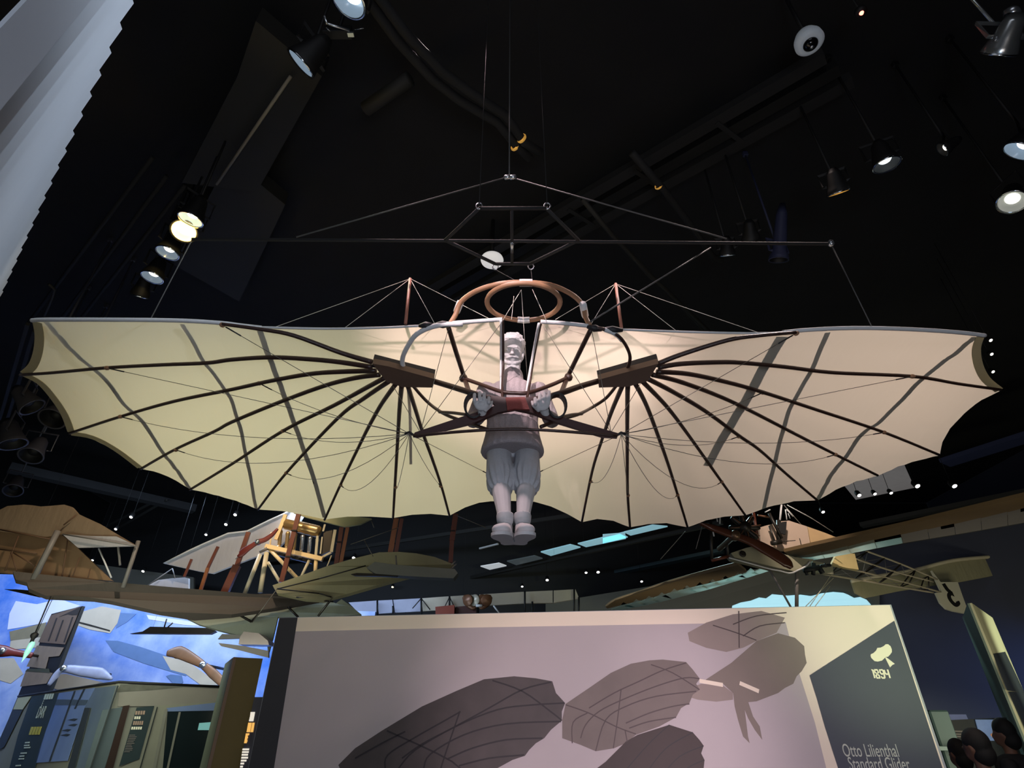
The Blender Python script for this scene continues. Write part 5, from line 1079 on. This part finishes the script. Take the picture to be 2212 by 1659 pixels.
for a, b, r, m, y in (((1450,255),(1500,560),.03,REDW,-.2),((1600,260),(1720,500),.03,DKG,-.25),((1690,330),(1690,540),.045,DKG,-.2),((1600,380),(1660,550),.02,DKG,-.2),((1620,548),(1715,530),.045,DKG,-.25),((1490,280),(1620,300),.02,COP,-.2),((1560,250),(1610,225),.012,WHITE_WRAP,-.3),
        ((1718,180),(1702,330),.02,WHITE_WRAP,-.1),((1755,225),(1768,320),.012,WHITE_WRAP,-.1),((1765,220),(1830,290),.014,WHITE_WRAP,-.1),((1780,260),(1800,310),.008,WHITE_WRAP,-.1),((1770,180),(2010,310),.010,WHITE_WRAP,0),((2010,310),(2212,440),.008,GREYM,0),((1740,180),(1920,385),.008,GREYM,0),((1560,190),(1760,160),.02,DKG,0),
        ((1040,300),(1050,700),.03,DKG,-.3),((1190,440),(1205,680),.03,DKG,-.3),((1050,712),(1215,670),.03,REDW,-.3),((1100,310),(1105,340),.012,WHITE_WRAP,-.35),((1130,300),(1128,360),.014,WHITE_WRAP,-.35),((1060,420),(1072,480),.014,WHITE_WRAP,-.35),  # short white sticks on the dark posts are painted highlights
        ((960,380),(900,600),.006,GREYM,-.2),((800,430),(560,700),.006,GREYM,-.2),((1715,530),(1850,520),.008,DKG,-.3),((1890,500),(1905,560),.008,DKG,-.3)):
    stick('engine_strut' if r > .015 else 'rigging_wire', zh(*a), zh(*b), MY + y, MY + y, r, m, mo)
sl('black_plate', [zh(*p) for p in ((1690,350),(1765,340),(1755,465),(1690,450))], .03, BLACK, mo, Y=MY - .25)
for a, b, r in (((1865,730),(1862,1200),.035),((1605,800),(1830,1200),.02),((2212,880),(1900,1200),.006),((2180,960),(2000,1200),.006),((2212,820),(1960,1190),.006)): stick('landing_strut' if r > .01 else 'rigging_wire', zh(*a), zh(*b), MY - .2, MY - .2, r, CREAMW if r < .02 else GREYM, mo)
for a, b, r in (((150,965),(290,935),.05),((240,900),(235,1000),.04),((290,940),(320,990),.05),((300,925),(390,915),.03),((165,960),(180,1005),.03),((340,900),(350,935),.02)): stick('black_fitting', zi(*a), zi(*b), MY + .2, MY + .2, r, BLACK, mo)
# lattice tail: four longerons with uprights and cross wires
TYL = 12.6
lon = [[zi(690,782), zi(1020,905), zi(1345,1045)], [zi(600,855), zi(950,970), zi(1310,1065)], [zi(400,918), zi(640,970), zi(1000,1055), zi(1390,1162)], [zi(330,998), zi(620,1045), zi(1000,1110), zi(1310,1162)]]
for L_3 in lon: tube('longeron', cr([PY(p[0], p[1], MY + .7 + (TYL - MY - .7) * (p[0] - 1780) / 250) for p in L_3], 4), .02, mat('longeron_wood', sr(176, 165, 140), .5, var=.2), mo)
def lp2(i, t):
    p = along(lon[i], t); return PY(p[0], p[1], MY + .7 + (TYL - MY - .7) * (p[0] - 1780) / 250)
for t in (.05, .28, .5, .7, .88):
    for i, j in ((0, 2), (1, 3), (2, 3), (0, 1)): tube('lattice_upright', [lp2(i, t), lp2(j, t)], .014, DKG, mo, 6)
for t0, t1 in ((.05, .28), (.28, .5), (.5, .7), (.7, .88)):
    for i, j in ((2, 3), (0, 2)): tube('lattice_wire', [lp2(i, t0), lp2(j, t1)], .006, GREYM, mo, 5); tube('lattice_wire', [lp2(j, t0), lp2(i, t1)], .006, GREYM, mo, 5)
sl('tail_plane', [zi(*p) for p in ((575,1062),(850,1010),(1150,958),(1500,870),(1950,832),(2200,900),(2200,945),(1530,1072),(1360,1092),(1000,1150),(700,1212),(610,1165))], .07, OLIVE, mo, Y=TYL + .35)
tube('tail_edge_highlight', cr([PY(*zi(*p), TYL + .28) for p in ((575,1060),(850,1008),(1150,958),(1500,872),(1950,832))]), .04, CREAMW, mo)  # cream tube carries the highlight along the tail's upper edge
rd_ = sl('rudder', [(2011,1233,TYL),(2030,1258,TYL),(2067,1258,TYL),(2077,1287,TYL),(2087,1314,TYL),(2085,1326,TYL),(2059,1321,TYL),(2043,1316,TYL),(2030,1303,TYL),(2020,1281,TYL),(2033,1280,TYL)], .06, mat('rudder_white', sr(190, 186, 165), .7, var=.08), mo)
v, f = sweep(cr([PY(x, y, TYL - .035) for x, y in ((2038,1261),(2046,1273),(2053,1280),(2050,1286),(2052,1294),(2058,1302),(2065,1307),(2070,1303),(2068,1299))]), (.038, .004), RECT, (0, -1, 0)); mk('painted_digit', v, f, BLACK, rd_)
slab('painted_digit', [PY(x, y, TYL - .036) for x, y in ((2053,1276),(2057,1278),(2062,1289),(2056,1286),(2051,1287))], .004, BLACK, rd_)

# ------------------------------------------------------------------ lower right: pylons, screens, visitors
def pylon(label, apex, lft, rgt, ztop, prints):
    a, l, r = PZ(*apex, ztop), PZ(*lft, ztop), PZ(*rgt, ztop); o = thing('display_pylon', label, 'display panel', V((a.x, a.y, 0)))
    g_ = lambda p: V((p.x, p.y, 0)); slab('left_face', [a, l, g_(l), g_(a)], .05, mat('pylon_sage', sr(96, 112, 100), .6, var=.08), o); rf = slab('right_face', [a, r, g_(r), g_(a)], .05, CASEC, o)
    e, nn_ = face_(a, r); nn_ = nn_ if nn_.dot(EYE - a) > 0 else -nn_
    for pp, m in prints: slab('printed_picture', [PP(p[0], p[1], a + nn_ * .03, nn_) for p in pp], .006, m, rf, n=nn_)
PICD = mat('dark_picture', sr(44, 50, 54), .6, var=.6, scale=4)
def zj(x, y): return 1700 + x / 4.057, 1250 + y / 4.057
pylon('tall angular pylon with lit cream face and dark picture at the right', zj(1600,215), zj(1555,340), zj(1785,345), 3.0,
      [([zj(*p) for p in ((1810,660),(1910,640),(2020,870),(2080,1000),(1930,980),(1865,815))], PICD), ([zj(*p) for p in ((1940,990),(2080,995),(2300,1500),(2300,1659),(2240,1659))], PICD)])
lb = thing('wall_case', 'dark teal wall case with small lettering and blue lit picture at the lower right corner', 'display case', V((PY(2080,1600,8.5).x, 8.5, 0)))
c0, c1 = PY(2040,1556,8.5), PY(2170,1550,8.5); slab('case_board', [c0, c1, V((c1.x, c1.y, 0)), V((c0.x, c0.y, 0))], .06, mat('teal_board', sr(30, 38, 42), .6), lb, n=(0,-1,0))
slab('blue_picture', [PY(*zj(*p), 8.45) for p in ((1650,1235),(1810,1235),(1850,1420),(1700,1420))], .01, mat('blue_screen', sr(90, 110, 150), .5, emit=(.2,.3,.5,1), es=.35, var=.8, scale=5), lb, n=(0,-1,0))
for y, w_ in ((1330,110),(1355,120),(1375,90)): slab('small_lettering', [PY(*zj(*p), 8.45) for p in ((1440,y),(1440+w_,y+4),(1444+w_,y+16),(1445,y+12))], .006, GREYM, lb, n=(0,-1,0))
gl = tag(sl('horizon_glow', [zj(*p) for p in ((1340,1190),(1560,1190),(1580,1235),(1350,1240))], .04, mat('pale_blue_lit', sr(110,120,160), .5, emit=(.3,.34,.5,1), es=.25, var=.2), None, Y=9.2), 'pale blue glow strip above the dark teal wall case', 'glow')  # distant pale blue glow, drawn as a faintly emitting strip
st_ = tag(box('teal_post', (PY(2038,1600,7.4).x, 7.4, .86), (.22, .2, 1.72), mat('teal_post_paint', sr(58, 80, 78), .6)), 'teal square post right of the title panel edge', 'post')
box('post_shelf', (PY(2047,1629,7.3).x, 7.3, 1.36), (.34, .25, .04), mat('teal_shelf', sr(96, 118, 116), .5), st_)
HAIRD = mat('dark_hair', sr(16, 13, 12), .8, var=.1); SKIND = mat('skin_tone', sr(120, 84, 66), .6, var=.05)
def visitor(px, py, Y, label, coatcol, face_dir, hw=.075):
    h = PY(px, py, Y); fd = V(face_dir).normalized(); s_ = V((-fd.y, fd.x, 0)); up = V((0, 0, 1)); top = h.z; g_ = lambda x, y, z: V((h.x, h.y, 0)) + s_ * x + fd * y + up * z
    k = top / 1.55; bm = bmesh.new()
    ell(bm, g_(0, 0, top), (hw, hw * 1.15, .115)); ell(bm, g_(0, .05, top - .05), (.05, .05, .06)); ell(bm, g_(0, .105, top - .015), (.012, .018, .02), seg=10)
    for s in (-1, 1): ell(bm, g_(s * hw, 0, top - .01), (.012, .02, .03), seg=10)
    chain(bm, [g_(0, 0, top - .06), g_(0, 0, top - .2 * k)], [.05, .055])
    loft(bm, [(g_(0, 0, z * k), a, b, None) for z, a, b in ((1.36, .08, .07), (1.30, .17, .1), (1.1, .17, .12), (.95, .15, .11), (.85, .16, .12), (.78, .12, .1))])
    for s in (-1, 1):
        chain(bm, [g_(s * .18, 0, 1.28 * k), g_(s * .22, .02, 1.03 * k), g_(s * .20, .12, .82 * k)], [.052, .042, .03]); hd_ = g_(s * .20, .14, .76 * k); ell(bm, hd_, (.03, .035, .05), seg=12)
        for j in range(4): chain(bm, [hd_ + s_ * (j - 1.5) * .016, hd_ + s_ * (j - 1.5) * .018 + V((0, 0, -.045)), hd_ + s_ * (j - 1.5) * .018 + fd * .01 + V((0, 0, -.075))], [.010, .009, .008])
        chain(bm, [hd_ + fd * .03, hd_ + fd * .055 + V((0, 0, -.03))], [.011, .009])
        chain(bm, [g_(s * .09, 0, .82 * k), g_(s * .1, .01, .45 * k), g_(s * .1, 0, .09)], [.085, .058, .042]); ell(bm, g_(s * .1, .05, .045), (.045, .12, .045))
    o = grow('person', bm, SKIND, None, .014, 3, base=g_(0, 0, 0)); tag(o, label, 'person')
    bm = bmesh.new(); ell(bm, g_(0, -.015, top + .03), (hw * 1.12, hw * 1.3, .105)); ell(bm, g_(0, -.04, top - .05), (hw, hw, .09)); grow('hair', bm, HAIRD, o, .012, 2)
    bm = bmesh.new(); loft(bm, [(g_(0, 0, z * k), a, b, None) for z, a, b in ((1.38, .07, .07), (1.33, .19, .12), (1.1, .195, .14), (.9, .18, .14), (.74, .19, .15))])
    for s in (-1, 1): chain(bm, [g_(s * .18, 0, 1.28 * k), g_(s * .22, .02, 1.03 * k), g_(s * .2, .11, .84 * k)], [.068, .058, .045])
    grow('jacket', bm, mat(coatcol, sr(22, 20, 22), .8, var=.1), o, .014, 3)
    bm = bmesh.new()
    for s in (-1, 1): chain(bm, [g_(s * .09, 0, .82 * k), g_(s * .1, .01, .45 * k), g_(s * .1, 0, .12)], [.105, .08, .065])
    grow('trousers', bm, mat('dark_trousers', sr(20, 20, 24), .8, var=.1), o, .014, 3)
visitor(2108, 1612, 5.5, 'dark haired visitor in black jacket, tallest head at the lower right', 'black_jacket', (-.5, 1, 0), .085)
visitor(2070, 1628, 6.6, 'dark haired visitor seen from behind beside the teal post', 'charcoal_jacket', (-.2, 1, 0), .075)
visitor(2168, 1584, 6.4, 'dark haired visitor standing nearest the tall angular pylon', 'dark_grey_jacket', (-.6, .8, 0), .08)
